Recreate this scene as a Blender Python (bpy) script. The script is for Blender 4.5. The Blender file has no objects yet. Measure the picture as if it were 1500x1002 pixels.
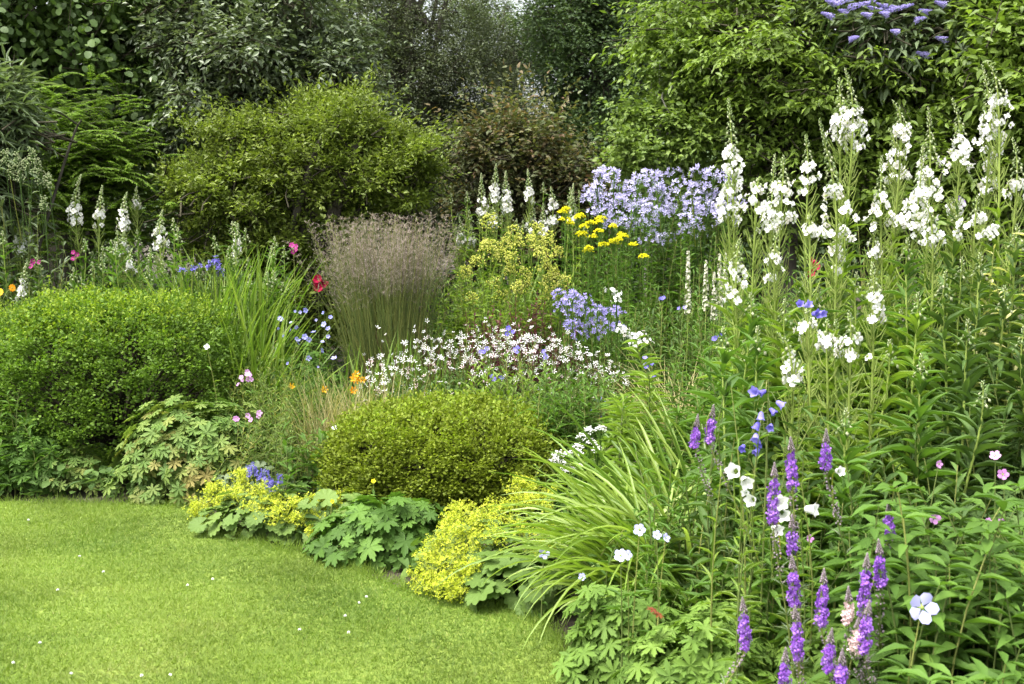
import bpy, math
import numpy as np

# ------------------------------------------------------------ camera, sky, sun, exposure
SC = bpy.context.scene
COL = SC.collection
rng = np.random.default_rng(11)
CH, FPX, CX, CY, HOR = 1.6, 1600.0, 750.0, 501.0, 280.0
TH = math.atan((CY - HOR) / FPX)
cd = bpy.data.cameras.new("camera")
cd.sensor_width = 36.0
cd.lens = 36.0 * FPX / 1500.0
cd.clip_start, cd.clip_end = 0.05, 2000.0
cam = bpy.data.objects.new("camera", cd)
COL.objects.link(cam)
cam.location = (0, 0, CH)
cam.rotation_euler = (math.pi / 2 - TH, 0, 0)
SC.camera = cam
cd.dof.use_dof = True
cd.dof.focus_distance = 5.4
cd.dof.aperture_fstop = 6.3

SUN_EL, SUN_AZ = math.radians(66), math.radians(-122)     # azimuth from +Y, clockwise positive: high behind the left shoulder
wd = bpy.data.worlds.new("World")
SC.world = wd
wd.use_nodes = True
wn, wl = wd.node_tree.nodes, wd.node_tree.links
bg = wn["Background"]
sky = wn.new("ShaderNodeTexSky")
sky.sky_type = 'NISHITA'
sky.sun_disc = False
sky.sun_elevation = SUN_EL
sky.sun_rotation = SUN_AZ
sky.air_density, sky.dust_density, sky.ozone_density = 1.0, 6.0, 0.6
hs = wn.new("ShaderNodeHueSaturation")
hs.inputs["Saturation"].default_value = 0.30
wl.new(sky.outputs[0], hs.inputs["Color"])
wl.new(hs.outputs[0], bg.inputs[0])
bg.inputs[1].default_value = 0.15
sl = bpy.data.lights.new("sun", 'SUN')
sl.energy = 1.5
sl.angle = math.radians(32)
sl.color = (1.0, 0.96, 0.88)
sun = bpy.data.objects.new("sun", sl)
COL.objects.link(sun)
sun.rotation_euler = (math.pi / 2 - SUN_EL, 0, math.pi - SUN_AZ)
SC.view_settings.view_transform = 'Standard'
SC.view_settings.look = 'None'
SC.view_settings.gamma = 1.0
SC.view_settings.use_curve_mapping = False
SC.view_settings.exposure = 1.88
SC.cycles.max_bounces = 8
SC.cycles.diffuse_bounces = 6
SC.cycles.glossy_bounces = 2
SC.cycles.transmission_bounces = 5
SC.cycles.transparent_max_bounces = 4

# ------------------------------------------------------------ helpers
sT, cT = math.sin(TH), math.cos(TH)
def W(px, py, Y):
    """The point of the photograph's pixel (px, py) at the distance Y."""
    dx, dz = (px - CX) / FPX, (CY - py) / FPX
    d = np.array([dx, dz * sT + cT, dz * cT - sT])
    return np.array([0, 0, CH]) + d * (Y / d[1])
def gnd(px, py):
    dx, dz = (px - CX) / FPX, (CY - py) / FPX
    d = np.array([dx, dz * sT + cT, dz * cT - sT])
    return (np.array([0, 0, CH]) + d * (-CH / d[2]))[:2]
A = lambda *x: np.array(x, float)
UP = A(0, 0, 1)
def U(a, b, n=None): return rng.uniform(a, b, n)
def nrm(v): return v / (np.linalg.norm(v, axis=-1, keepdims=True) + 1e-9)
def jit(n, s): return rng.normal(0, s, (n, 3))

class G:
    """Collects pieces of one mesh; rnd is a random number per leaf for its own tint."""
    def __init__(s): s.V, s.F, s.R, s.n = [], [], [], 0
    def add(s, V, F, r, mi=0):
        V = np.asarray(V, float).reshape(-1, 3); F = np.asarray(F, int)
        s.V.append(V); s.F.append((F + s.n, mi)); s.R.append(np.broadcast_to(np.asarray(r, float), (len(V),))); s.n += len(V)
    def inst(s, tpl, P, D, N, S, SW=None, r=None, mi=0):
        """copies of a template at P, its x along D, its z near N, scaled S (width SW)"""
        TV, TF = tpl
        n = len(P)
        if n == 0: return
        a = nrm(D); b = nrm(np.cross(np.broadcast_to(N, a.shape), a)); c = np.cross(a, b)
        S = np.broadcast_to(np.asarray(S, float), (n,)); SW = S if SW is None else np.broadcast_to(np.asarray(SW, float), (n,))
        V = (P[:, None] + a[:, None] * (TV[None, :, 0:1] * S[:, None, None]) + b[:, None] * (TV[None, :, 1:2] * SW[:, None, None])
             + c[:, None] * (TV[None, :, 2:3] * S[:, None, None]))
        k = len(TV)
        r = U(0, 1, n) if r is None else np.broadcast_to(r, (n,))
        s.addmany(V, TF, np.repeat(r, k), k, n, mi)
    def addmany(s, V, TF, R, k, n, mi):
        base = s.n; s.V.append(V.reshape(-1, 3)); s.R.append(R); s.n += k * n
        off = (np.arange(n) * k + base)[:, None, None]
        by = {}
        for f in TF: by.setdefault(len(f), []).append(f)
        for kk, fs in by.items():
            s.F.append(((np.asarray(fs)[None] + off).reshape(-1, kk), mi))
    def tubes(s, P, R, sides=4, r=None, mi=0):
        P = np.asarray(P, float)
        if P.ndim == 2: P = P[None]
        n, k, _ = P.shape
        R = np.broadcast_to(np.asarray(R, float), (n, k))
        T = nrm(np.gradient(P, axis=1)); ref = np.where(np.abs(T[:, :1, 2:3]) > 0.8, A(1, 0, 0), UP)
        a = nrm(np.cross(T, ref)); b = np.cross(T, a)
        th = np.arange(sides) * 2 * math.pi / sides
        V = P[:, :, None] + R[:, :, None, None] * (a[:, :, None] * np.cos(th)[:, None] + b[:, :, None] * np.sin(th)[:, None])
        i, j = np.meshgrid(np.arange(k - 1), np.arange(sides), indexing='ij'); j2 = (j + 1) % sides
        TF = np.stack([i * sides + j, i * sides + j2, (i + 1) * sides + j2, (i + 1) * sides + j], -1).reshape(-1, 4)
        r = U(0, 1, n) if r is None else np.broadcast_to(r, (n,))
        s.addmany(V, TF, np.repeat(r, k * sides), k * sides, n, mi)
    def strips(s, P, w, side, fold=0.25, r=None, mi=0, prof=None):
        """strap leaves: folded ribbons along P (n,k,3), full width w, flat direction side (n,3)"""
        n, k, _ = P.shape
        t = np.linspace(0, 1, k)
        pr = np.interp(t, [0, .25, .6, .85, 1], [.55, .95, .9, .5, .03]) if prof is None else prof(t)
        h = np.broadcast_to(np.asarray(w, float), (n,))[:, None, None] * pr[None, :, None] * 0.5
        sd = nrm(side)[:, None]
        T = nrm(np.gradient(P, axis=1)); up = nrm(np.cross(T, np.broadcast_to(sd, T.shape)))
        V = np.stack([P - sd * h + up * h * fold, P - up * h * fold, P + sd * h + up * h * fold], 2)
        TF = []
        for i in range(k - 1):
            for j in range(2): TF.append([i * 3 + j, i * 3 + j + 1, i * 3 + 4 + j, i * 3 + 3 + j])
        r = U(0, 1, n) if r is None else np.broadcast_to(r, (n,))
        s.addmany(V, TF, np.repeat(r, k * 3), k * 3, n, mi)
    def build(s, name, mats, parent=None, smooth=True, label=None):
        if s.n == 0: return None
        V = np.concatenate(s.V); R = np.concatenate(s.R)
        if parent is not None:
            p = parent; off = np.zeros(3)
            while p is not None: off += np.array(p.location); p = p.parent
            V = V - off
        me = bpy.data.meshes.new(name)
        me.vertices.add(len(V)); me.vertices.foreach_set("co", V.astype(np.float32).ravel())
        li = np.concatenate([f.ravel() for f, _ in s.F]); tot = np.concatenate([np.full(len(f), f.shape[1]) for f, _ in s.F])
        mi = np.concatenate([np.full(len(f), m) for f, m in s.F])
        me.loops.add(len(li)); me.loops.foreach_set("vertex_index", li.astype(np.int32))
        me.polygons.add(len(tot)); st = np.concatenate([[0], np.cumsum(tot)[:-1]])
        me.polygons.foreach_set("loop_start", st.astype(np.int32)); me.polygons.foreach_set("loop_total", tot.astype(np.int32))
        me.polygons.foreach_set("material_index", mi.astype(np.int32))
        me.polygons.foreach_set("use_smooth", np.full(len(tot), smooth))
        at = me.attributes.new("rnd", 'FLOAT', 'POINT'); at.data.foreach_set("value", R.astype(np.float32))
        for m in (mats if isinstance(mats, (list, tuple)) else [mats]): me.materials.append(m)
        me.update(calc_edges=True)
        o = bpy.data.objects.new(name, me); COL.objects.link(o)
        if parent is not None: o.parent = parent
        if label: o["label"] = label
        return o

def tag(o, label=None, cat=None, group=None, kind=None):
    for k, v in (("label", label), ("category", cat), ("group", group), ("kind", kind)):
        if v: o[k] = v
    return o
def thing(name, label, cat, loc, group=None):
    o = bpy.data.objects.new(name, None); o.empty_display_size = 0.1; COL.objects.link(o)
    o.location = (float(loc[0]), float(loc[1]), float(loc[2]) if len(loc) > 2 else 0.0)
    return tag(o, label, cat, group)

# ------------------------------------------------------------ materials
MT = {}
def leafmat(name, cols, trans=0.35, rough=0.5, spec=0.3, var=0.18, nscale=3.0, tt=(1.25, 1.35, 0.6)):
    m = bpy.data.materials.new(name); m.use_nodes = True
    n, l = m.node_tree.nodes, m.node_tree.links
    pb = n["Principled BSDF"]; out = n["Material Output"]
    at = n.new("ShaderNodeAttribute"); at.attribute_name = "rnd"
    cr = n.new("ShaderNodeValToRGB"); el = cr.color_ramp.elements
    while len(el) < len(cols): el.new(0.5)
    for i, c in enumerate(cols): el[i].position = i / max(1, len(cols) - 1); el[i].color = (*c, 1)
    if name in ("herb", "herb_dark", "herb_light", "geranium_fresh", "mantle_leaf"):      # now and then a yellowed leaf
        for x in el: x.position *= .965
        x = el.new(.99); x.color = (cols[-1][0] * 2.0, cols[-1][1] * 1.25, cols[-1][2], 1)
    l.new(at.outputs["Fac"], cr.inputs[0])
    ge = n.new("ShaderNodeNewGeometry")
    no = n.new("ShaderNodeTexNoise"); no.inputs["Scale"].default_value = nscale; no.inputs["Detail"].default_value = 3
    l.new(ge.outputs["Position"], no.inputs["Vector"])
    mr = n.new("ShaderNodeMapRange"); mr.inputs[1].default_value = .3; mr.inputs[2].default_value = .7
    mr.inputs[3].default_value = 1 - var; mr.inputs[4].default_value = 1 + var
    l.new(no.outputs[0], mr.inputs[0])
    mx = n.new("ShaderNodeVectorMath"); mx.operation = 'SCALE'
    l.new(cr.outputs[0], mx.inputs[0]); l.new(mr.outputs[0], mx.inputs["Scale"])
    l.new(mx.outputs[0], pb.inputs["Base Color"])
    pb.inputs["Roughness"].default_value = rough
    pb.inputs["Specular IOR Level"].default_value = spec
    if trans > 0:
        tb = n.new("ShaderNodeBsdfTranslucent")
        ml = n.new("ShaderNodeVectorMath"); ml.operation = 'MULTIPLY'; ml.inputs[1].default_value = tt
        l.new(mx.outputs[0], ml.inputs[0]); l.new(ml.outputs[0], tb.inputs[0])
        mi = n.new("ShaderNodeMixShader"); mi.inputs[0].default_value = trans
        l.new(pb.outputs[0], mi.inputs[1]); l.new(tb.outputs[0], mi.inputs[2]); l.new(mi.outputs[0], out.inputs[0])
    MT[name] = m
    return m
WT = (1, 1, 1)
leafmat("box_fresh", [(.06, .118, .016), (.105, .185, .022), (.16, .25, .03)], .35, .55, .2, .15)
leafmat("box_olive", [(.078, .112, .01), (.145, .19, .016), (.215, .265, .026)], .35, .55, .2, .18)
leafmat("box_new_toplit", [(.14, .22, .018), (.19, .27, .022), (.23, .30, .03)], .4, .55, .2, .15)  # pale new growth, doubling as painted brightness on the mound tops
leafmat("twig", [(.035, .032, .02), (.06, .055, .035)], 0, .8, .1)
leafmat("bark", [(.05, .045, .035), (.09, .08, .065)], 0, .9, .1, .35, 9)
leafmat("pale_bark", [(.22, .21, .18), (.30, .29, .25)], 0, .8, .1, .35, 9)
leafmat("leaf_round", [(0.0517, 0.0862, 0.0253), (0.0747, 0.127, 0.0322), (0.115, 0.178, 0.0403)], .3, .55, .3, .2)
leafmat("leaf_silver", [(0.069, 0.0978, 0.046), (0.0978, 0.132, 0.0633), (0.196, 0.241, 0.138)], .25, .4, .5, .2)
leafmat("leaf_shrub", [(0.0952, 0.14, 0.0224), (0.146, 0.196, 0.0314), (0.213, 0.263, 0.0426)], .35, .5, .35, .2)
leafmat("leaf_fine", [(0.069, 0.0862, 0.046), (0.0978, 0.121, 0.0633), (0.138, 0.161, 0.0862)], .25, .6, .3, .2)
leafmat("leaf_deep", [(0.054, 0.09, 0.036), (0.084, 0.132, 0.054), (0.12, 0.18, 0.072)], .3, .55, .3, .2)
leafmat("leaf_bronze", [(.075, .105, .04), (.115, .13, .05), (.18, .10, .055)], .3, .55, .3, .2)
leafmat("leaf_lime", [(0.0935, 0.154, 0.033), (0.143, 0.209, 0.044), (0.187, 0.259, 0.055)], .35, .5, .3, .2)
leafmat("leaf_tier", [(0.096, 0.15, 0.0264), (0.138, 0.21, 0.0336), (0.192, 0.27, 0.0456)], .35, .5, .35, .2)
leafmat("leaf_fern", [(0.084, 0.156, 0.0165), (0.132, 0.227, 0.022), (0.18, 0.286, 0.0308)], .35, .6, .2, .2)
leafmat("leaf_willow", [(.09, .13, .06), (.12, .165, .08), (.17, .22, .12)], .3, .5, .3, .15)
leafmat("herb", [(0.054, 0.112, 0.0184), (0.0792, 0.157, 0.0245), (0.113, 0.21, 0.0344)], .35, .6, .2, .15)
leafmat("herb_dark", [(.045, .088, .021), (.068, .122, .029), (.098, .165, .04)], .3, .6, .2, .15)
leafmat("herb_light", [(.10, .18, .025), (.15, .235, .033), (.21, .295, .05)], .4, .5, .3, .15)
leafmat("strap", [(.10, .18, .025), (.15, .25, .035), (.24, .32, .07)], .4, .4, .4, .12)
leafmat("strap_gold", [(0.131, 0.216, 0.0255), (0.197, 0.291, 0.0425), (0.279, 0.367, 0.102)], .4, .4, .4, .12)
leafmat("lawn_blade", [(.094, .16, .02), (.136, .206, .027), (.183, .25, .043), (.28, .285, .10)], .35, .55, .25, .22, 1.6)
leafmat("geranium_leaf", [(.085, .15, .033), (.12, .195, .042), (.17, .23, .055), (.26, .21, .065)], .35, .6, .2, .15)
leafmat("geranium_fresh", [(0.0898, 0.161, 0.0255), (0.124, 0.212, 0.035), (0.171, 0.267, 0.051)], .35, .6, .2, .12)
leafmat("mantle_leaf", [(.082, .14, .028), (.11, .178, .038), (.155, .225, .052)], .3, .6, .2, .12)
leafmat("chartreuse", [(.34, .40, .025), (.44, .49, .04), (.54, .56, .07)], .35, .6, .2, .1, 8)
leafmat("yellow_fluff", [(.38, .42, .06), (.50, .52, .10), (.56, .54, .17)], .35, .6, .2, .1, 8)
leafmat("yellow", [(.58, .56, .01), (.72, .66, .012), (.8, .74, .03)], .3, .6, .2, .08, 8)
leafmat("white", [(.70, .66, .56), (.79, .79, .76), (.82, .82, .80), (.83, .83, .81), (.84, .84, .83)], .3, .5, .2, .03, 8, WT)
leafmat("cream", [(.52, .52, .38), (.64, .62, .50), (.70, .68, .58)], .3, .5, .2, .06, 8, WT)
leafmat("lavender", [(.46, .43, .70), (.54, .51, .76), (.62, .59, .82)], .3, .5, .2, .06, 8, WT)
leafmat("lavender_deep", [(.30, .26, .60), (.37, .33, .68), (.46, .41, .74)], .3, .5, .2, .06, 8, WT)
leafmat("violet", [(.20, .065, .43), (.28, .10, .52), (.38, .20, .62)], .3, .5, .2, .08, 8, WT)
leafmat("blue_violet", [(.14, .12, .52), (.20, .17, .60), (.30, .27, .68)], .3, .5, .2, .08, 8, WT)
leafmat("geranium_blue", [(.25, .26, .66), (.33, .34, .74), (.42, .42, .78)], .3, .5, .2, .06, 8, WT)
leafmat("pale_blue", [(.42, .42, .72), (.48, .48, .76), (.54, .54, .80)], .15, .5, .2, .05, 8, WT)
leafmat("magenta", [(.22, .01, .12), (.32, .02, .18), (.40, .05, .24)], .3, .5, .2, .08, 8, WT)
leafmat("crimson", [(.24, .004, .03), (.34, .008, .05), (.40, .015, .08)], .3, .5, .2, .08, 8, WT)
leafmat("pink", [(.50, .22, .50), (.58, .30, .60), (.64, .36, .64)], .3, .5, .2, .05, 8, WT)
leafmat("pale_pink", [(.66, .45, .46), (.74, .56, .56), (.78, .62, .62)], .3, .5, .2, .05, 8, WT)
leafmat("orange", [(.70, .28, .01), (.78, .40, .015), (.80, .50, .03)], .3, .5, .2, .05, 8, WT)
leafmat("maroon", [(.06, .018, .022), (.095, .03, .034), (.14, .05, .05)], .25, .5, .3, .15)
leafmat("plume", [(.20, .16, .135), (.29, .235, .21), (.38, .33, .29)], .3, .8, .1, .1)
leafmat("tan_grass", [(.26, .24, .10), (.36, .32, .15), (.44, .40, .22)], .3, .6, .2, .12)
leafmat("reed_stem", [(0.0945, 0.135, 0.0345), (0.149, 0.189, 0.0517), (0.243, 0.257, 0.069)], .2, .5, .3, .12)
leafmat("pod", [(.20, .28, .06), (.28, .36, .08), (.36, .42, .13)], .3, .5, .3, .1)
leafmat("bud", [(.22, .30, .12), (.32, .38, .20), (.42, .44, .28)], .3, .6, .2, .1)
leafmat("grey_bud", [(.17, .15, .14), (.24, .20, .21), (.30, .24, .30)], .2, .7, .2, .1)
leafmat("variegated", [(.18, .26, .06), (.50, .50, .20), (.60, .58, .30)], .3, .5, .3, .1)
leafmat("red_leaf", [(.10, .02, .015), (.15, .035, .02), (.20, .06, .02)], .3, .5, .3, .1)

def soilmat(name, c1, c2, sc, bump=0.4):
    m = bpy.data.materials.new(name); m.use_nodes = True
    n, l = m.node_tree.nodes, m.node_tree.links; pb = n["Principled BSDF"]
    ge = n.new("ShaderNodeNewGeometry"); no = n.new("ShaderNodeTexNoise"); no.inputs["Scale"].default_value = sc; no.inputs["Detail"].default_value = 8
    l.new(ge.outputs["Position"], no.inputs["Vector"])
    cr = n.new("ShaderNodeValToRGB"); cr.color_ramp.elements[0].color = (*c1, 1); cr.color_ramp.elements[1].color = (*c2, 1)
    cr.color_ramp.elements[0].position, cr.color_ramp.elements[1].position = .3, .7
    l.new(no.outputs[0], cr.inputs[0]); l.new(cr.outputs[0], pb.inputs["Base Color"]); pb.inputs["Roughness"].default_value = .95
    bu = n.new("ShaderNodeBump"); bu.inputs["Strength"].default_value = bump; l.new(no.outputs[0], bu.inputs["Height"]); l.new(bu.outputs[0], pb.inputs["Normal"])
    MT[name] = m
soilmat("soil", (.028, .021, .014), (.07, .055, .038), 14)
soilmat("turf", (.10, .16, .016), (.16, .21, .03), 30)

# ------------------------------------------------------------ leaf and flower templates (x along, y across, z up)
def tpl(V, F): return (np.array(V, float), F)
LEAF4 = tpl([(0, 0, 0), (.45, -.5, .06), (1, 0, -.06), (.45, .5, .06)], [[0, 1, 2], [0, 2, 3]])
NEEDLE = tpl([(0, -.5, 0), (1, 0, -.08), (0, .5, 0)], [[0, 1, 2]])
def leaf_tpl(xs, ws, droop, fold):
    V = [(0, 0, 0)]; F = []
    for x, w in zip(xs, ws):
        z = -droop * x * x
        V += [(x, -w / 2, z + fold * w), (x, 0, z), (x, w / 2, z + fold * w)]
    m = len(xs); V.append((1, 0, -droop))
    F += [[0, 1, 2], [0, 2, 3]]
    for i in range(m - 1):
        a = 1 + i * 3; F += [[a, a + 3, a + 4, a + 1], [a + 1, a + 4, a + 5, a + 2]]
    a = 1 + (m - 1) * 3; t = len(V) - 1
    F += [[a, t, a + 1], [a + 1, t, a + 2]]
    return tpl(V, F)
LANCE = leaf_tpl([.15, .42, .72], [.55, 1, .62], .28, .12)
LANCE_S = leaf_tpl([.15, .45, .72], [.5, 1, .6], .10, .10)
OVATE = leaf_tpl([.12, .38, .70], [.6, 1, .6], .18, .10)
OBOV = leaf_tpl([.3, .62, .88], [.5, 1, .75], .12, .10)
RND = leaf_tpl([.08, .45, .85], [.65, 1, .62], .12, .06)
def palm_tpl(nl=7, span=300, inner=.30, teeth=True, cup=.10, wl=.13):
    V = [(0, 0, 0)]; ring = []
    for i in range(nl):
        c = math.radians(-span / 2 + span * i / (nl - 1)); L = .62 - .12 * abs(i - (nl - 1) / 2) / ((nl - 1) / 2)
        d = math.radians(span / (nl - 1))
        pts = [(-.46 * d, inner), (-.30 * d, .62 * L + .1), (-.22 * d, .74 * L), (-.13 * d, .80 * L), (-.08 * d, .97 * L), (0, L), (.08 * d, .97 * L), (.13 * d, .80 * L), (.22 * d, .74 * L), (.30 * d, .62 * L + .1), (.46 * d, inner)] if teeth else \
              [(-.46 * d, inner), (-.28 * d, .75 * L), (0, L), (.28 * d, .75 * L), (.46 * d, inner)]
        for a, r in pts: ring.append((r * math.cos(c + a), r * math.sin(c + a), -cup * r * r * 2 + .05 * (1 if abs(a) > .3 * d else 0)))
    V += ring
    return tpl(V, [[0, i, i + 1] for i in range(1, len(ring))])
PALM = palm_tpl()
PALM_CUT = palm_tpl(7, 290, .17)
PALM_S = palm_tpl(5, 260, .28, False)
def scallop_tpl(n=9):
    V = [(0, 0, 0)]; m = n * 4
    for i in range(m + 1):
        a = math.radians(-158 + 316 * i / m); s = abs(math.sin(math.pi * n * i / m)); r = .5 * (.84 + .16 * s ** .6)
        V.append((r * math.cos(a), r * math.sin(a), .14 * r + .03 * math.cos(2 * math.pi * n * i / m)))
    return tpl(V, [[0, i, i + 1] for i in range(1, m + 1)])
SCALLOP = scallop_tpl()
def flower_tpl(n, w=.55, cup=.25, base=.06, tip=.45, axis='z'):
    """n petals of radius .5 facing +z; or with axis x the flower faces +x"""
    V = []; F = []
    for i in range(n):
        a = 2 * math.pi * i / n; ca, sa = math.cos(a), math.sin(a); k = len(V)
        for x, y in ((base, 0), (.28, -w * .5 * .9), (.44, -w * .5 * tip * 1.6), (.5, 0), (.44, w * .5 * tip * 1.6), (.28, w * .5 * .9)):
            V.append((x * ca - y * sa, x * sa + y * ca, cup * x * x * 2 + (.03 if y == 0 else 0)))
        F += [[k, k + 1, k + 2, k + 3], [k, k + 3, k + 4, k + 5]]
    V = np.array(V)
    if axis == 'x': V = np.stack([V[:, 2], V[:, 0], V[:, 1]], 1)
    return (V, F)
FL4 = flower_tpl(4, .50, .25, axis='x')
FL5 = flower_tpl(5, .46, .30, axis='x')
STAR5 = flower_tpl(5, .14, .35, tip=.6, axis='x')
BELLST = flower_tpl(5, .30, .75, tip=.35, axis='x')
TINY = flower_tpl(3, .5, .3, axis='x')
def bell_tpl(n=5):
    V, F = [], []; m = n * 4
    rings = [(0, .08), (.10, .22), (.42, .30), (.72, .36)]
    for x, r in rings:
        for i in range(m): a = 2 * math.pi * i / m; V.append((x, r * math.cos(a), r * math.sin(a)))
    for i in range(m):
        a = 2 * math.pi * i / m; q = abs((i % 4) - 2) / 2      # 1 notch, 0 tip
        x, r = .92 - .14 * q, .56 - .15 * q
        V.append((x, r * math.cos(a), r * math.sin(a)))
    for k in range(4):
        for i in range(m): j = (i + 1) % m; F.append([k * m + i, k * m + j, (k + 1) * m + j, (k + 1) * m + i])
    return tpl(V, F)
BELL = bell_tpl()
def blob_tpl():
    V = [(0, 0, 0), (1, 0, 0)] + [(.4, .5 * math.cos(a), .5 * math.sin(a)) for a in (0, math.pi / 2, math.pi, 3 * math.pi / 2)]
    return tpl(V, [[0, 3, 2], [0, 4, 3], [0, 5, 4], [0, 2, 5], [1, 2, 3], [1, 3, 4], [1, 4, 5], [1, 5, 2]])
BUD = blob_tpl()

def arcs(B, az, e0, bend, L, k=7, p=1.3):
    """curved lines from B (n,3): start elevation e0, bending down by bend over length L"""
    n = len(B); t = np.linspace(0, 1, k)
    v = lambda q: np.broadcast_to(np.asarray(q, float), (n,))[:, None]
    el = v(e0) - v(bend) * t[None] ** p
    st = v(L) / (k - 1)
    d = np.stack([np.cos(el) * np.cos(v(az)), np.cos(el) * np.sin(v(az)), np.sin(el)], -1) * st[..., None]
    return B[:, None] + np.concatenate([np.zeros((n, 1, 3)), np.cumsum(d[:, :-1], 1)], 1)
def hv(az, z=0.0): return np.stack([np.cos(az), np.sin(az), np.broadcast_to(z, np.shape(az))], -1)
def sph(n, zmin=-1.0):
    z = U(zmin, 1, n); a = U(0, 2 * math.pi, n); r = np.sqrt(1 - z * z)
    return np.stack([r * np.cos(a), r * np.sin(a), z], -1)
def lumps(P, f, seed):
    q = np.random.default_rng(seed); s = np.zeros(len(P))
    for k in range(5):
        w = q.normal(0, f, 3) * (1 + .5 * k); s += np.sin(P @ w + q.uniform(0, 6.28)) / (1 + .4 * k)
    return s / 2.2
def spline(pts, k):
    """smooth line through the points"""
    pts = np.array(pts, float); n = len(pts)
    t = np.linspace(0, n - 1, k); i = np.clip(t.astype(int), 0, n - 2); f = (t - i)[:, None]
    g = lambda j: pts[np.clip(j, 0, n - 1)]
    p0, p1, p2, p3 = g(i - 1), g(i), g(i + 1), g(i + 2)
    return .5 * (2 * p1 + (p2 - p0) * f + (2 * p0 - 5 * p1 + 4 * p2 - p3) * f ** 2 + (3 * p1 - p0 - 3 * p2 + p3) * f ** 3)

# ------------------------------------------------------------ the ground, the lawn and its grass
EDGE_PX = [(-420, 733), (0, 735), (150, 737), (275, 742), (330, 772), (400, 800), (480, 812), (545, 842), (610, 868), (700, 884), (790, 905), (835, 962), (880, 1003)]
EDGE = np.array([gnd(*p) for p in EDGE_PX] + [A(.36, 2.9), A(.42, 2.3), A(.55, 1.6), A(.9, .6), A(1.4, -.6), A(2.0, -3.0)])
EDGE = np.concatenate([[A(-14, EDGE[0][1] - .2)], EDGE])
g = G(); g.add([(-300, -300, -.03), (300, -300, -.03), (300, 300, -.03), (-300, 300, -.03)], [[0, 1, 2, 3]], .5)
tag(g.build("ground", MT["soil"]), kind="structure")
es = spline(np.c_[EDGE, np.zeros(len(EDGE))], 160)
es[:, :2] += np.stack([lumps(es, 9, 3), lumps(es, 9, 4)], -1) * .012
g = G(); n = len(es)
low = es.copy(); low[:, 2] = -.04
g.add(np.concatenate([es, low]), [[i, i + 1, n + i + 1, n + i] for i in range(n - 1)], .5)
nb = es.copy(); nb[:, 0] = np.minimum(nb[:, 0], 30); nb[:, 1] = np.linspace(es[0, 1], -8, n); nb[:, 0] = -14
g.add(np.concatenate([es, nb]), [[i + 1, i, n + i, n + i + 1] for i in range(n - 1)], .5)
tag(g.build("lawn", MT["turf"], smooth=False), kind="structure")
def in_lawn(P):
    """is the point on the lawn side of the edge? the edge runs from far left to near right"""
    x, y = P[:, 0], P[:, 1]; inside = np.zeros(len(P), bool)
    poly = np.concatenate([es[:, :2], [A(-14, -3)]]); j = len(poly) - 1
    for i in range(len(poly)):
        (xi, yi), (xj, yj) = poly[i], poly[j]
        c = (yi > y) != (yj > y)
        inside ^= c & (x < (xj - xi) * (y - yi) / (yj - yi + 1e-12) + xi); j = i
    return inside
g = G()
def blades(n, x0, x1, y0, y1, lmin=.012, lmax=.027):
    P = np.c_[U(x0, x1, n), U(y0, y1, n), np.zeros(n)]; P = P[in_lawn(P)]; n = len(P)
    az = U(0, 6.283, n); el = U(.2, 1.25, n); D = hv(az) * np.cos(el)[:, None] + UP * np.sin(el)[:, None]
    pat = lumps(P, 1.5, 8) * .17 + lumps(P, 5, 9) * .14 + lumps(P, 17, 12) * .06
    r = np.clip(rng.beta(2, 2.4, n) * .5 + pat * 1.15 + .13, 0, 1); r = np.where(U(0, 1, n) < .012, U(.85, 1, n), r)
    L = U(lmin, lmax, n) * (1 + .25 * lumps(P, 8, 10))
    g.inst(NEEDLE, P, D, UP + jit(n, .35), L, U(.0022, .0038, n), r)
blades(560000, -3.4, 1.0, 2.9, 6.3)
blades(60000, -8, -2.0, 2.6, 6.3)
blades(60000, -3, 1.4, .6, 2.95)
# longer ragged grass along the edge of the bed
i = rng.integers(0, n - 1, 9000); t = U(0, 1, 9000)[:, None]
P = es[i] * (1 - t) + es[np.minimum(i + 1, n - 1)] * t + np.c_[rng.normal(0, .025, (9000, 2)), np.zeros(9000)]
az = U(0, 6.283, 9000); el = U(.4, 1.4, 9000)
g.inst(NEEDLE, P, hv(az) * np.cos(el)[:, None] + UP * np.sin(el)[:, None], hv(U(0, 6.283, 9000)), U(.02, .06, 9000), U(.002, .004, 9000), U(0, .6, 9000))
tag(g.build("grass", MT["lawn_blade"], smooth=False), "short mown yellow green lawn grass", None, None, "stuff")
# ------------------------------------------------------------ trees and shrubs behind the border
def sprays(g, O, D, L, nl, tp, ll, lw, up=UP, jt=.3, droop=.2, side=.8, sag=.15, flat=.45, r=None, mi=0):
    """twigs at O along D (length L), each with nl leaves set alternately"""
    N = len(O); D = nrm(D); L = np.broadcast_to(np.asarray(L, float), (N,))
    S = nrm(np.cross(D, np.broadcast_to(up, D.shape)) + 1e-4)
    rs = U(0, 1, N)
    for j in range(nl):
        t = (j + .6) / nl
        P = O + D * (L * t)[:, None] - UP * (sag * L * t * t)[:, None] + jit(N, .012)
        sg = 1 if j % 2 else -1
        ld = nrm(D * (.55 if j < nl - 1 else 1.2) + S * sg * side * (1 if j < nl - 1 else .1) + jit(N, jt) - UP * droop)
        nn = nrm(np.broadcast_to(up, D.shape) + jit(N, flat))
        s = ll * U(.65, 1.15, N)
        g.inst(tp, P, ld, nn, s, s * lw, np.clip((rs * .5 + U(0, .5, N)) if r is None else r + U(-.2, .2, N), 0, 1), mi)

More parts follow.
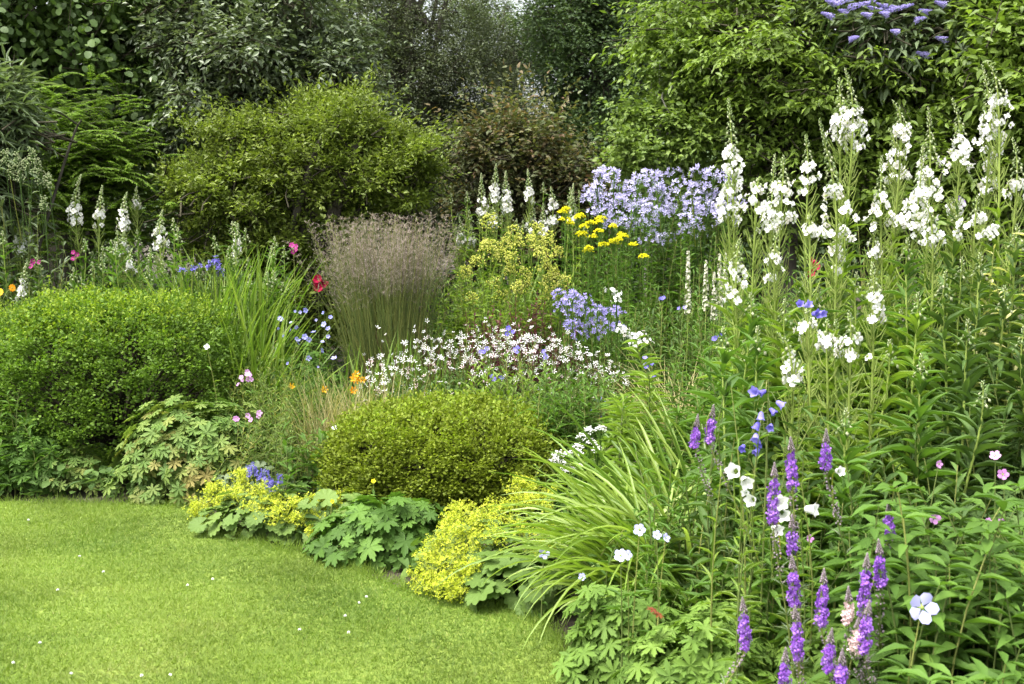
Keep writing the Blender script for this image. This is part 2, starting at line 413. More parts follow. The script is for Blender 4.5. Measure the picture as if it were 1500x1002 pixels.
def crown_points(blobs, dens, seed, lump=.25, shell=2.0, gap=.0, clump=(16, .34, .7)):
    """leaf spray points in ellipsoids; each ellipsoid is broken up into clumps so that light and gaps fall between them"""
    if clump:
        q = np.random.default_rng(seed + 900); out = []
        for (c, rad, wt) in blobs:
            c, rad = A(*c), A(*rad); m = max(5, int(clump[0] * (rad.prod() ** (1 / 3) / .8) ** 1.0))
            for i in range(m):
                z = 1 - 2 * (i + .5) / m; a = i * 2.4 + q.uniform(0, .8); r = math.sqrt(1 - z * z)
                d = A(r * math.cos(a), r * math.sin(a), z); f = q.uniform(.45, .92); s = clump[1] * q.uniform(.65, 1.35)
                out.append((tuple(c + d * rad * f), (rad[0] * s, rad[1] * s, rad[2] * s * clump[2]), wt * (s / clump[1]) ** 2 / m * .85))
            out.append((tuple(c), tuple(rad * .7), wt * .15))
        blobs = out
    Ps, Ds = [], []
    for (c, rad, wt) in blobs:
        c, rad = A(*c), A(*rad); n = int(dens * wt)
        d = sph(n); f = U(.15, 1, n) ** (1 / shell); s = 1 + lump * lumps(d, 3.2, seed)
        P = c + d * rad * (f * s)[:, None]; seed += 1
        if gap: k = lumps(P, 2.2 / max(.3, rad.mean()) * 2, seed) > -1.4 + gap; P, d = P[k], d[k]
        Ps.append(P); Ds.append(d)
    return np.concatenate(Ps), np.concatenate(Ds)

def tree(name, label, cat, base, blobs, dens, tp, ll, lw, mat, bark="bark", trunk=.12, nl=9, L=.35, seed=1, upw=.35, horiz=0.0,
         droop=.2, sag=.15, group=None, lump=.25, shell=2.0, gap=0.0, tier=0.0, clump=(16, .34, .7), shoots=0, limbs=14, fork=.45, jt=.3, stems=1, flat=.45, twigs=True, side=.8):
    base = A(base[0], base[1], -.05)
    root = thing(name, label, cat, base, group)
    P, D = crown_points(blobs, dens, seed, lump, shell, gap, clump)
    P = P[P[:, 2] > .05] if len(P) else P; D = D[:len(P)] if len(D) != len(P) else D
    if tier:
        zt = np.round(P[:, 2] / tier + .35 * lumps(P * A(1, 1, 0), 1.2, seed + 5)) * tier
        P[:, 2] = zt - .35 * lumps(P * A(1, 1, 0), 1.2, seed + 5) * tier + rng.normal(0, .04, len(P))
    D = D * A(1, 1, 1 - horiz) + UP * upw + jit(len(P), .45) * A(1, 1, 1 - .7 * horiz)
    D = nrm(D)
    g = G(); sprays(g, P - D * L * .4, D, L * U(.7, 1.25, len(P)), nl, tp, ll, lw, droop=droop, sag=sag, jt=jt, flat=flat, side=side)
    if shoots:
        c0 = np.mean([A(*b[0]) for b in blobs], 0); dd = P - c0; k = np.argsort(-(dd / dd.std(0)) @ A(0, -.5, .8) + rng.normal(0, .8, len(P)))[:shoots]
        ds = nrm(nrm(dd[k]) * A(1, 1, 1 - .6 * horiz) + UP * (.5 - .4 * horiz) + jit(shoots, .35)); sprays(g, P[k], ds, L * U(1.2, 2.2, shoots), nl + 3, tp, ll, lw, droop=droop, sag=sag, jt=jt, flat=flat, side=side)
    g.build("crown", mat, root)
    ctr = np.mean([A(*b[0]) for b in blobs], 0); top = max(b[0][2] for b in blobs)
    wg = G(); q = np.random.default_rng(seed)
    for s in range(stems):
        b0 = base + A(q.normal(0, trunk * 1.6), q.normal(0, trunk * 1.6), 0) * (stems > 1)
        c2 = ctr + A(q.normal(0, .25), q.normal(0, .25), 0) * (stems > 1)
        tl = spline([b0, b0 * .55 + c2 * .45 + A(q.normal(0, .08), q.normal(0, .05), 0), A(c2[0], c2[1], ctr[2]), A(c2[0] + .1, c2[1], ctr[2] + .4 * (top - ctr[2]) + .1)], 14)
        wg.tubes(tl, np.linspace(trunk, trunk * .3, 14)[None], 8, .5)
        for k in q.integers(0, len(P), limbs // stems):
            h = q.uniform(fork * .5, .95); st = tl[int(h * 13)]; en = P[k] * .72 + ctr * .28
            md = (st + en) / 2 + A(0, 0, .15 * np.linalg.norm(en - st)) + A(*q.normal(0, .05, 3))
            wg.tubes(spline([st, md, en], 9), np.linspace(trunk * .42, trunk * .06, 9)[None], 5, q.uniform(0, 1))
    wg.build("trunk", MT[bark], root)
    if twigs:
        k = rng.integers(0, len(P), min(len(P), 900)); tw = G()
        a = P[k] - D[k] * L * .5; b = a - D[k] * A(.5, .5, .3) * U(.2, .7, len(k))[:, None] - UP * .06
        m = (a + b) / 2 + jit(len(k), .03); e = P[k] + D[k] * L * .5
        tw.tubes(np.stack([b, m, a, e], 1), A(.008, .007, .005, .002)[None], 3)
        tw.build("twigs", MT["twig"], root)
    return root

def blob(px, py, Y, rx, rz, ry=None, wt=1.0):
    """an ellipsoid of leaves centred where pixel (px, py) is at distance Y; radii in metres"""
    return (tuple(W(px, py, Y)), (rx, ry or rx, rz), wt)
xy = lambda px, Y: W(px, 400, Y)[:2]

BG = "trees and shrubs behind the border"
# far row, beyond everything
for k, (px, Y, h, lab) in enumerate([(-130, 19, 8.5, "dark tree standing far behind the round leaved tree"), (330, 19, 8.0, "tall dark tree far behind the silvery leaved tree"),
                             (470, 21, 5.6, "far tree filling the gap behind the fine leaved thorn tree"), (1020, 22, 8.0, "far deep green tree right of the bright sky gap"),
                             (1060, 20, 8.0, "dark tree far behind the tiered dogwood"), (1420, 19, 8.0, "dark tree far behind the purple butterfly bush"), (1800, 18, 8, "dark far tree beyond the viburnum"), (-520, 17, 8, "dark far tree beyond the willow leaved shrub")]):
    x, y = xy(px, Y)
    tree("woodland_tree", lab, "tree", (x, y), [((x, y, h * .55), (2.6, 2.0, h * .5), 1.0), ((x - 1.4, y - .6, h * .3), (1.7, 1.3, h * .3), .6), ((x + 1.5, y - .5, h * .32), (1.7, 1.3, h * .3), .6)],
         2600, LEAF4, .11, .6, MT["leaf_deep"], trunk=.22, nl=8, L=.55, seed=100 + k * 7, group=BG, shell=2.6, twigs=False)
# understory hedge line between, closing the foot of the wood
for k, (px, Y, h) in enumerate([(40, 13.5, 3.0), (330, 14, 3.2), (560, 15.5, 2.2), (900, 15, 3.0), (1120, 13, 3.0), (1400, 12.5, 3.0)]):
    x, y = xy(px, Y)
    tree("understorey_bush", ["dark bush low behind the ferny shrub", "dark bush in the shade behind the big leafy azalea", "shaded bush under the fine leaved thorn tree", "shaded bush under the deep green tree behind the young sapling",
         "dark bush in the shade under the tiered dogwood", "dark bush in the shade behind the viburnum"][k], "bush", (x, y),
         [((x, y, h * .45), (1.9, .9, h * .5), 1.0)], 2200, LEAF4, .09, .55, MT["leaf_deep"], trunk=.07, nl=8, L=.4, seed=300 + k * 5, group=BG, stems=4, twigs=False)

x, y = xy(110, 9.6)
tree("round_leaved_tree", "dark tree with large round leaves on trailing branches behind the ferny shrub", "tree", (x, y),
     [blob(60, 20, 9.6, 1.5, 1.1, 1.0, 1.0), blob(230, 30, 9.8, .8, .9, .8, .5), blob(-160, 40, 9.4, 1.3, 1.4, 1.0, .8), blob(150, 190, 9.9, .9, .6, .6, .35), blob(0, 200, 9.9, 1.1, .7, .6, .4)],
     1500, RND, .068, .85, MT["leaf_round"], trunk=.16, nl=8, L=.5, seed=21, upw=-.1, droop=.55, sag=.5, group=BG, gap=.35, limbs=24)
x, y = xy(400, 9.4)
tree("silver_leaved_tree", "grey green small tree with pale glinting pointed leaves behind the azalea", "tree", (x, y),
     [blob(390, 90, 9.4, 1.0, .85, .8, 1.1), blob(300, 60, 9.5, .65, .8, .6, .6), blob(470, 130, 9.3, .55, .45, .5, .35), blob(280, 170, 9.6, .45, .45, .5, .3), blob(390, -90, 9.8, 1.1, .7, .8, .6)],
     1750, LANCE_S, .062, .42, MT["leaf_silver"], trunk=.10, nl=10, L=.34, seed=33, upw=.15, droop=.3, group=BG, limbs=22, lump=.3, stems=2, shoots=250)
x, y = xy(610, 13.5)
tree("fine_leaved_thorn_tree", "dull grey green thorn tree with tiny leaves and twiggy branches", "tree", (x, y),
     [blob(610, 150, 13.5, 1.25, 1.5, 1.2, 1.2), blob(520, 40, 13.3, .9, 1.2, .9, .7), blob(690, 120, 13.6, .8, 1.1, .9, .7), blob(640, 250, 13.2, .9, .6, .8, .5), blob(580, -160, 13.8, 1.7, 1.0, 1.2, .9), blob(505, 230, 13.0, .7, .8, .6, .4)],
     4200, LEAF4, .034, .5, MT["leaf_fine"], trunk=.14, nl=12, L=.36, seed=45, upw=.3, group=BG, limbs=40, lump=.3, gap=.15)
x, y = xy(860, 14.5)
tree("deep_green_tree", "dull deep green tree between the thorn tree and the sapling", "tree", (x, y),
     [blob(870, 110, 14.5, 1.1, 1.5, 1.1, 1.0), blob(820, 230, 14.2, .7, .7, .7, .4), blob(940, 60, 14.4, .9, 1.2, .9, .7), blob(835, 20, 14.8, .75, .8, .8, .5), blob(900, -150, 15, 1.6, 1.2, 1.2, .9), blob(905, 240, 13.9, .8, .8, .7, .5)],
     2900, LANCE_S, .058, .5, MT["leaf_deep"], trunk=.15, nl=10, L=.4, seed=57, group=BG, limbs=30, lump=.35, gap=.2)
x, y = xy(725, 16.5)
tree("grey_sallow_tree", "pale grey green loose tree beside the bright sky gap", "tree", (x, y),
     [blob(735, 190, 16.5, .7, .5, .7, .5), blob(725, 70, 16.6, .75, .7, .6, .42), blob(690, 10, 16.9, .7, .5, .6, .3), blob(770, 60, 16.9, .5, .6, .6, .3), blob(770, 230, 16.3, 1.0, .7, .8, .6)],
     2200, LEAF4, .05, .45, MT["leaf_willow"], trunk=.12, nl=9, L=.4, seed=63, group=BG, limbs=18, gap=.6)
x, y = xy(775, 11.2)
tree("bronze_tinted_shrub", "bronze tinted shrub with reddish leaves below the sky gap", "shrub", (x, y),
     [blob(770, 250, 11.2, .68, .55, .6, 1.0), blob(780, 350, 11.2, .8, .5, .6, .8), blob(735, 200, 11.2, .4, .35, .4, .35), blob(830, 270, 11.1, .45, .5, .5, .5)],
     900, OVATE, .065, .5, MT["leaf_bronze"], trunk=.04, nl=8, L=.35, seed=71, upw=.5, droop=.3, group=BG, stems=5, limbs=20, gap=.3, shoots=120)
x, y = xy(962, 9.25)
tree("young_sapling", "slim young sapling with pale trunk and light green leaves", "tree", (x, y),
     [blob(955, 190, 9.25, .36, .42, .36, 1.0), blob(985, 90, 9.3, .30, .5, .3, .6), blob(930, 225, 9.2, .25, .16, .25, .35), blob(1000, 200, 9.3, .3, .35, .3, .5)],
     480, OVATE, .052, .62, MT["leaf_lime"], bark="pale_bark", trunk=.035, nl=8, L=.30, seed=83, upw=.1, group=BG, gap=.3, limbs=10, twigs=False)
x, y = xy(1170, 9.2)
tree("tiered_dogwood", "wide dogwood with drooping bright leaves held in horizontal tiers", "tree", (x, y),
     [blob(1150, 110, 9.5, 1.05, .75, .8, 1.2), blob(1050, 110, 9.6, .5, .6, .6, .5), blob(1280, 150, 9.4, .75, .6, .7, .7), blob(1190, 270, 9.6, 1.2, .6, .7, .7), blob(1090, 20, 9.8, .8, .6, .7, .6), blob(1180, -110, 9.7, 1.2, .5, .8, .5)],
     1050, LANCE_S, .075, .42, MT["leaf_tier"], trunk=.11, nl=11, L=.46, seed=95, upw=0.0, horiz=.85, droop=.42, sag=.25, shoots=200, clump=(30, .42, .13), group=BG, limbs=30, lump=.2, side=.7)
x, y = xy(1450, 8.6)
tree("viburnum_shrub", "large dark green viburnum with ribbed leaves behind the tall white spires", "shrub", (x, y),
     [blob(1480, 110, 8.6, .55, .7, .6, 1.0), blob(1440, 230, 8.7, .6, .5, .6, .7), blob(1560, 120, 8.4, .8, 1.1, .7, .9), blob(1500, -40, 8.9, .5, .4, .6, .4), blob(1370, 300, 8.8, .6, .45, .5, .5), blob(1480, 330, 8.5, .8, .6, .5, .6)],
     900, OVATE, .085, .48, MT["leaf_tier"], trunk=.07, nl=9, L=.42, seed=105, upw=.35, droop=.35, group=BG, stems=4, limbs=14, gap=.15, shoots=150)
# the butterfly bush at the top, with its purple panicles
x, y = xy(1290, 10.0)
bb = tree("butterfly_bush", "tall butterfly bush with purple flower panicles above the dogwood", "shrub", (x, y),
     [blob(1310, 40, 9.0, .6, .40, .4, 1.0), blob(1290, -50, 9.3, .8, .4, .5, .7), blob(1380, 70, 9.0, .4, .3, .4, .4)],
     420, LANCE_S, .13, .26, MT["leaf_willow"], trunk=.06, nl=9, L=.5, seed=117, upw=.4, droop=.4, group=BG, stems=4, limbs=18)
def panicle(g, P, D, L, R, mat_i=0, n=160, s=.016):
    t = U(0, 1, n) ** .8; d = nrm(jit(n, 1)); d = nrm(d - D * (d @ D)[:, None])
    Q = P + D * (L * t)[:, None] + d * (R * (1 - t) ** .6 * U(.5, 1, n))[:, None]
    g.inst(TINY, Q, d + D * .3, UP, s * U(.7, 1.3, n), None, None, mat_i)
for (px, py, L, ax) in [(1240, 8, .20, 0), (1262, 6, .22, .1), (1283, 10, .22, 0), (1320, 8, .2, -.1), (1300, 15, .18, .2), (1345, 37, .10, .5), (1384, 46, .11, .2), (1300, 27, .08, 0), (1257, 55, .08, .6), (1317, 43, .07, 0),
                        (1215, 12, .12, .6), (1358, 14, .1, .4), (1240, 32, .08, .5), (1275, 28, .09, .3), (1345, 75, .12, .3), (1210, 2, .1, .4), (1375, 5, .1, 0)]:
    g = G(); p = W(px + rng.normal(0, 5), py + rng.normal(0, 6), 8.38 + U(0, .2)); L *= .9; az = ax + (math.pi if U(0, 1) < .5 else 0)
    D = nrm(A(math.cos(az), -.3, .22)); panicle(g, p - D * L * .5, D, L, .027)
    st = p - D * L * .5; g.tubes(spline([st - A(0, -.5, .35), st - A(0, -.1, .06), st + D * L * .5], 6), .005, 4, .5, 1)
    g.build("flower_panicle", [MT["lavender_deep"], MT["herb_dark"]], bb)

# willow leaved shrub at the far left and the ferny shrub beside it
x, y = xy(-45, 7.6)
tree("willow_leaved_shrub", "grey green shrub with long drooping willow leaves beside the ferny shrub", "shrub", (x, y),
     [blob(-25, 200, 7.6, .22, .45, .3, 1.0), blob(18, 160, 7.7, .10, .22, .2, .4), blob(-110, 230, 7.6, .35, .6, .4, .9), blob(-10, 270, 7.6, .18, .3, .25, .4)],
     170, LANCE_S, .14, .16, MT["leaf_willow"], trunk=.018, nl=13, L=.32, clump=None, seed=131, upw=.8, droop=.55, group=BG, stems=4, limbs=16)
x, y = xy(120, 8.7)
fr = thing("ferny_shrub", "soft feathery bright green shrub with drooping plumes at the dark tree's foot", "shrub", (x, y), BG)
g = G(); tk = G()
for (px, py, n, w) in [(105, 190, 150, .36), (145, 255, 210, .40), (85, 240, 140, .4), (135, 320, 200, .5), (60, 300, 90, .35)]:
    c = W(px, py, 8.7); B = c + jit(n, 1) * A(w, .3, .22) * .7; az = np.where(U(0, 1, n) < .78, rng.normal(-.5, .6, n), rng.normal(-2.4, .6, n))
    P = arcs(B - hv(az) * .15, az, U(.1, .7, n), U(.5, 1.1, n), U(.28, .5, n), 12)
    tk.tubes(P[:, ::2], .0025, 3)
    for j in range(2, 12):
        T = nrm(P[:, min(j + 1, 11)] - P[:, j - 1]); S = nrm(np.cross(T, UP)); 
        for q in range(4):
            for sg in (-1, 1):
                Q = P[:, j - 1] + (P[:, j] - P[:, j - 1]) * (q / 4)
                g.inst(NEEDLE, Q, T * .8 + S * sg * U(.6, 1, n)[:, None] - UP * .25 + jit(n, .15), UP + jit(n, .4), .055 * U(.7, 1.2, n) * (1.2 - .06 * j), .011)
g.build("foliage", MT["leaf_fern"], fr); 
for k in range(5):
    b = A(x + rng.normal(0, .1), y, -.05); tk.tubes(spline([b, W(110 + rng.normal(0, 25), 330, 9.0), W(115 + rng.normal(0, 45), 220, 9.0)], 8), np.linspace(.012, .004, 8)[None], 5)
tk.build("branches", MT["bark"], fr)

# the big yellow green azalea in the middle left
x, y = xy(450, 8.6)
tree("leafy_azalea", "broad yellow green shrub with whorled leaves, tallest plant in the bed's middle", "shrub", (x, y),
     [blob(450, 240, 8.6, .82, .52, .6, 1.0), blob(350, 270, 8.5, .52, .42, .5, .6), blob(560, 255, 8.6, .45, .38, .45, .45), blob(505, 178, 8.7, .34, .30, .35, .35), blob(570, 205, 8.65, .22, .2, .25, .15), blob(285, 268, 8.5, .26, .16, .3, .16), blob(400, 350, 8.6, .8, .42, .5, .7), blob(440, 440, 8.6, .9, .5, .5, .7), blob(610, 225, 8.5, .22, .2, .25, .14), blob(400, 200, 8.6, .26, .18, .3, .16), blob(455, 185, 8.6, .18, .2, .25, .12)],
     3000, LANCE_S, .042, .42, MT["leaf_shrub"], trunk=.05, nl=9, L=.17, seed=141, upw=.5, droop=.05, group=BG, stems=6, limbs=40, lump=.32, gap=.2, flat=.6, jt=.45, clump=(24, .32, .5), shoots=420)

# ------------------------------------------------------------ clipped box mounds
def box_mound(label, c, rx, ry, h, mat, n, leaf, seed, py=3.0, fresh=.5):
    """clipped evergreen mound: many short sprigs of tiny leaves over a twiggy inside"""
    root = thing("box_mound", label, "box bush", (c[0], c[1]), "clipped box mounds")
    M = n // 5; j = rng.integers(0, M, n * 2); d0 = sph(M, -.9); off = rng.normal(0, .042, M)[j]; d = nrm(d0[j] + jit(n * 2, .035)); q = np.abs(d) ** py; k = (q.sum(1)) ** (-1 / py)              # super-ellipsoid
    S = d * k[:, None]; s = (1 + .035 * lumps(d, 4, seed) + .02 * lumps(d, 11, seed + 1)) * (1 + off - np.abs(rng.normal(0, .06, n * 2)) + .07 * U(0, 1, n * 2) ** 8)
    keep = U(0, 1, n * 2) < np.clip(.6 + .45 * lumps(d, 15, seed + 2), .08, 1)
    S, s, d = S[keep], s[keep], d[keep]
    P = A(c[0], c[1], h * .42) + S * s[:, None] * np.c_[np.full(len(S), rx), np.full(len(S), ry), np.where(S[:, 2] > 0, h * .58, h * .42)]; P[:, 2] = np.maximum(P[:, 2], .02)
    nn = nrm(S ** 3 / A(rx, ry, h * .58)); D = nrm(nn + jit(len(P), .5) + UP * .35)
    g = G(); sprays(g, P - D * .03, D, .055 * U(.7, 1.4, len(P)), 7, OBOV if leaf > .016 else LEAF4, leaf, .62, jt=.35, droop=-.15, side=.9, sag=0, flat=.8)
    k = np.flatnonzero((nn[:, 2] > .45) & (U(0, 1, len(P)) < (nn[:, 2] - .35) * fresh))     # this year's pale shoots, denser upward; their colour also paints in light from above
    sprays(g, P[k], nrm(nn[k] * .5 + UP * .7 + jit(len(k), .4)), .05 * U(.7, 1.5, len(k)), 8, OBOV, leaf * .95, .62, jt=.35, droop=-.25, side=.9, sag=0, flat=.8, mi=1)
    g.build("foliage", [mat, MT["box_new_toplit"]], root)
    tw = G(); m = 350; k = rng.integers(0, len(P), m); b = A(c[0], c[1], 0) + jit(m, .06) * A(1, 1, 0)
    e = P[k] - nn[k] * .02; md = b * .4 + e * .6 + jit(m, .05) + UP * .05
    tw.tubes(np.stack([b, md, e], 1), A(.012, .007, .003)[None], 3); tw.build("branches", MT["twig"], root)
c = W(165, 600, 6.45)
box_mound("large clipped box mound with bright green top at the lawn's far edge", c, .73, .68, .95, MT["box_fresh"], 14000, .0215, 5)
c = W(652, 680, 5.62)
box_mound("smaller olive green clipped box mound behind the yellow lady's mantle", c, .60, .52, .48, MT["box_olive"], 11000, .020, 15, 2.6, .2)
# ------------------------------------------------------------ herbs: general builders
def stems_of(g, B, T, k=7, r0=.004, r1=.0015, bow=.06, sides=4, mi=0):
    """slightly bowed stems from B to T (n,3); returns the lines"""
    n = len(B); t = np.linspace(0, 1, k)[None, :, None]
    mid = jit(n, bow)[:, None] * A(1, 1, .2)
    bl = (B * A(0, 0, 1) + T * A(1, 1, 0))
    P = B[:, None] * (1 - t) + T[:, None] * t + mid * (t * (1 - t) * 4) - (T - B)[:, None] * A(1, 1, 0) * (t * (1 - t)) * .5
    g.tubes(P, np.linspace(r0, r1, k)[None], sides, None, mi)
    return P
def along(P, t):
    """points and tangents on the lines P (n,k,3) at t (n,m) in 0..1"""
    n, k, _ = P.shape; x = np.clip(t, 0, .9999) * (k - 1); i = x.astype(int); f = (x - i)[..., None]
    r = np.arange(n)[:, None]; a, b = P[r, i], P[r, i + 1]
    return a * (1 - f) + b * f, nrm(b - a)
def stem_leaves(g, P, m, t0, t1, ll, lw, tp, el=.6, r=None, taper=.5, mi=0, pairs=False, jt=.2, tip=True):
    """m leaves up each stem in a spiral (or crossed pairs), longest low down"""
    n = len(P); t = np.linspace(t0, t1, m)[None] + U(-.3, .3, (n, m)) * (t1 - t0) / m
    Q, T = along(P, t); j = np.arange(m)[None]
    az = (j * 2.4 if not pairs else (j // 2) * 1.571 + (j % 2) * math.pi) + U(0, 6.28, (n, 1)) + rng.normal(0, jt, (n, m))
    if pairs: Q = along(P, np.linspace(t0, t1, (m + 1) // 2)[None].repeat(2, 1)[:, :m].reshape(1, -1)[:, np.argsort(np.r_[np.arange(0, 2 * ((m + 1) // 2), 2), np.arange(1, 2 * ((m + 1) // 2), 2)])[:m]].repeat(n, 0))[0] if False else along(P, np.repeat(np.linspace(t0, t1, (m + 1) // 2), 2)[None, :m].repeat(n, 0))[0]
    e = el + rng.normal(0, jt, (n, m)) + .35 * (np.linspace(0, 1, m)[None] - .5) * tip
    d = np.stack([np.cos(e) * np.cos(az), np.cos(e) * np.sin(az), np.sin(e)], -1)
    s = ll * (1 - taper * np.linspace(0, 1, m)[None] ** 2) * U(.75, 1.15, (n, m))
    rr = (np.clip(U(0, .55, (n, 1)) + U(0, .45, (n, m)), 0, 1) if r is None else np.clip(r + U(-.15, .15, (n, m)), 0, 1)).ravel()
    g.inst(tp, Q.reshape(-1, 3), d.reshape(-1, 3), UP + jit(n * m, .15), s.ravel(), s.ravel() * lw, rr, mi)
def disc(n, rx, ry): 
    a = U(0, 6.283, n); r = np.sqrt(U(0, 1, n)); return np.stack([rx * r * np.cos(a), ry * r * np.sin(a), np.zeros(n)], -1)

def leafy_clump(name, label, cat, c, rx, ry, h, n, m=18, ll=.09, lw=.25, tp=LANCE, mat="herb", stem="reed_stem", el=.5, t0=.25, spread=1.25, r0=.004, dome=.45, group=None, pairs=False, taper=.5, hj=.12, jt=.2, bow=.05):
    """upright leafy perennial: many stems with leaves; returns its root and the stem tips"""
    root = thing(name, label, cat, (c[0], c[1]), group)
    o = disc(n, 1, 1); q = (o ** 2).sum(1)
    B = A(c[0], c[1], -.03) + o * A(rx, ry, 0) / spread; T = A(c[0], c[1], 0) + o * A(rx, ry, 0) * .95 + UP * (h * (1 - dome * q ** 1.5) * (1 + rng.normal(0, hj, n)))[:, None]
    g = G(); P = stems_of(g, B, T, r0=r0, r1=r0 * .4, bow=bow); g.build("stems", MT[stem], root)
    g = G(); stem_leaves(g, P, m, t0, 1.0, ll, lw, tp, el, pairs=pairs, taper=taper, jt=jt); g.build("leaves", MT[mat], root)
    return root, T, P

def leaf_mound(name, label, cat, c, rx, ry, h, n, tp, ll, mat="geranium_leaf", stem="reed_stem", up=.7, group=None, seed=1, lump=.15, inner=.7, jt=.35, rshift=0):
    """low mound of stalked leaves facing out and up"""
    root = thing(name, label, cat, (c[0], c[1]), group)
    d = sph(n, 0.02); s = (U(inner, 1, n) * (1 + lump * lumps(d, 4, seed)))[:, None]
    P = A(c[0], c[1], 0) + d * A(rx, ry, h) * s; P[:, 2] = np.maximum(P[:, 2], .015)
    N = nrm(nrm(d / A(rx, ry, h)) + UP * up + jit(n, jt)); out = nrm(d * A(1, 1, .1) + jit(n, .5)); D = nrm(out - N * (out * N).sum(1)[:, None])
    sz = ll * U(.6, 1.2, n); g = G(); g.inst(tp, P, D, N, sz, sz, np.clip(U(0, 1, n) * .8 + rshift + .2 * lumps(P, 5, seed + 3), 0, 1)); g.build("leaves", MT[mat], root)
    g = G(); k = min(n, 160); i = rng.permutation(n)[:k]; b = A(c[0], c[1], -.01) + (P[i] - A(c[0], c[1], 0)) * A(.3, .3, 0)
    g.tubes(np.stack([b, (b + P[i]) / 2 + UP * .03 + jit(k, .01), P[i] - N[i] * .003], 1), .0016, 3); g.build("leaf_stalks", MT[stem], root)
    return root, P

def strap_clump(name, label, cat, c, rx, ry, n, L, w, e0, bend, mat="strap", group=None, face=None, k=9, lj=.25, up=0, part="leaves"):
    """arching strap leaves from a tufted base"""
    root = thing(name, label, cat, (c[0], c[1]), group); g = G()
    B = A(c[0], c[1], -.02) + disc(n, rx, ry); az = U(0, 6.283, n) if face is None else np.where(U(0, 1, n) < .75, rng.normal(face, .75, n), U(0, 6.283, n))
    P = arcs(B, az, e0 + rng.normal(0, .13, n), bend * U(.5, 1.3, n), L * U(1 - lj * 1.6, 1 + lj, n), k)
    P[:, :, 2] = np.maximum(P[:, :, 2], .01); tw = U(-.6, .6, n)
    g.strips(P, w * U(.7, 1.2, n), hv(az + math.pi / 2, 0) + UP * tw[:, None], .5); g.build(part, MT[mat], root)
    return root, P

def heads(root, name, pts, fn, mats, group=None):
    """one part per flower head: fn fills a mesh for the point"""
    for p in pts:
        g = G(); fn(g, np.asarray(p, float)); g.build(name, mats, root)

def flowers_at(root, pts, s, tp, mat, name="flower", face=A(0, -1, .5), sj=.2, stalk=None, jt=.35, sm="reed_stem"):
    """single open flowers, each a part, with its stalk to the point below"""
    for p in pts:
        p = np.asarray(p, float); g = G(); q = s * U(1 - sj, 1 + sj)
        d = nrm(face + rng.normal(0, jt, 3)); g.inst(tp, p[None], d[None], A(.1, .2, 1), q)
        g.inst(BUD, p[None] - d * q * .18, d[None], A(.1, .2, 1), q * .25, None, .5, 1)
        if stalk: g.tubes(spline([p - UP * stalk - A(rng.normal(0, .02), 0, 0), p - UP * stalk * .4 + A(rng.normal(0, .01), 0, 0), p - d * q * .15], 6), .0013, 3, .5, 1)
        g.build(name, [MT[mat], MT[sm]], root)

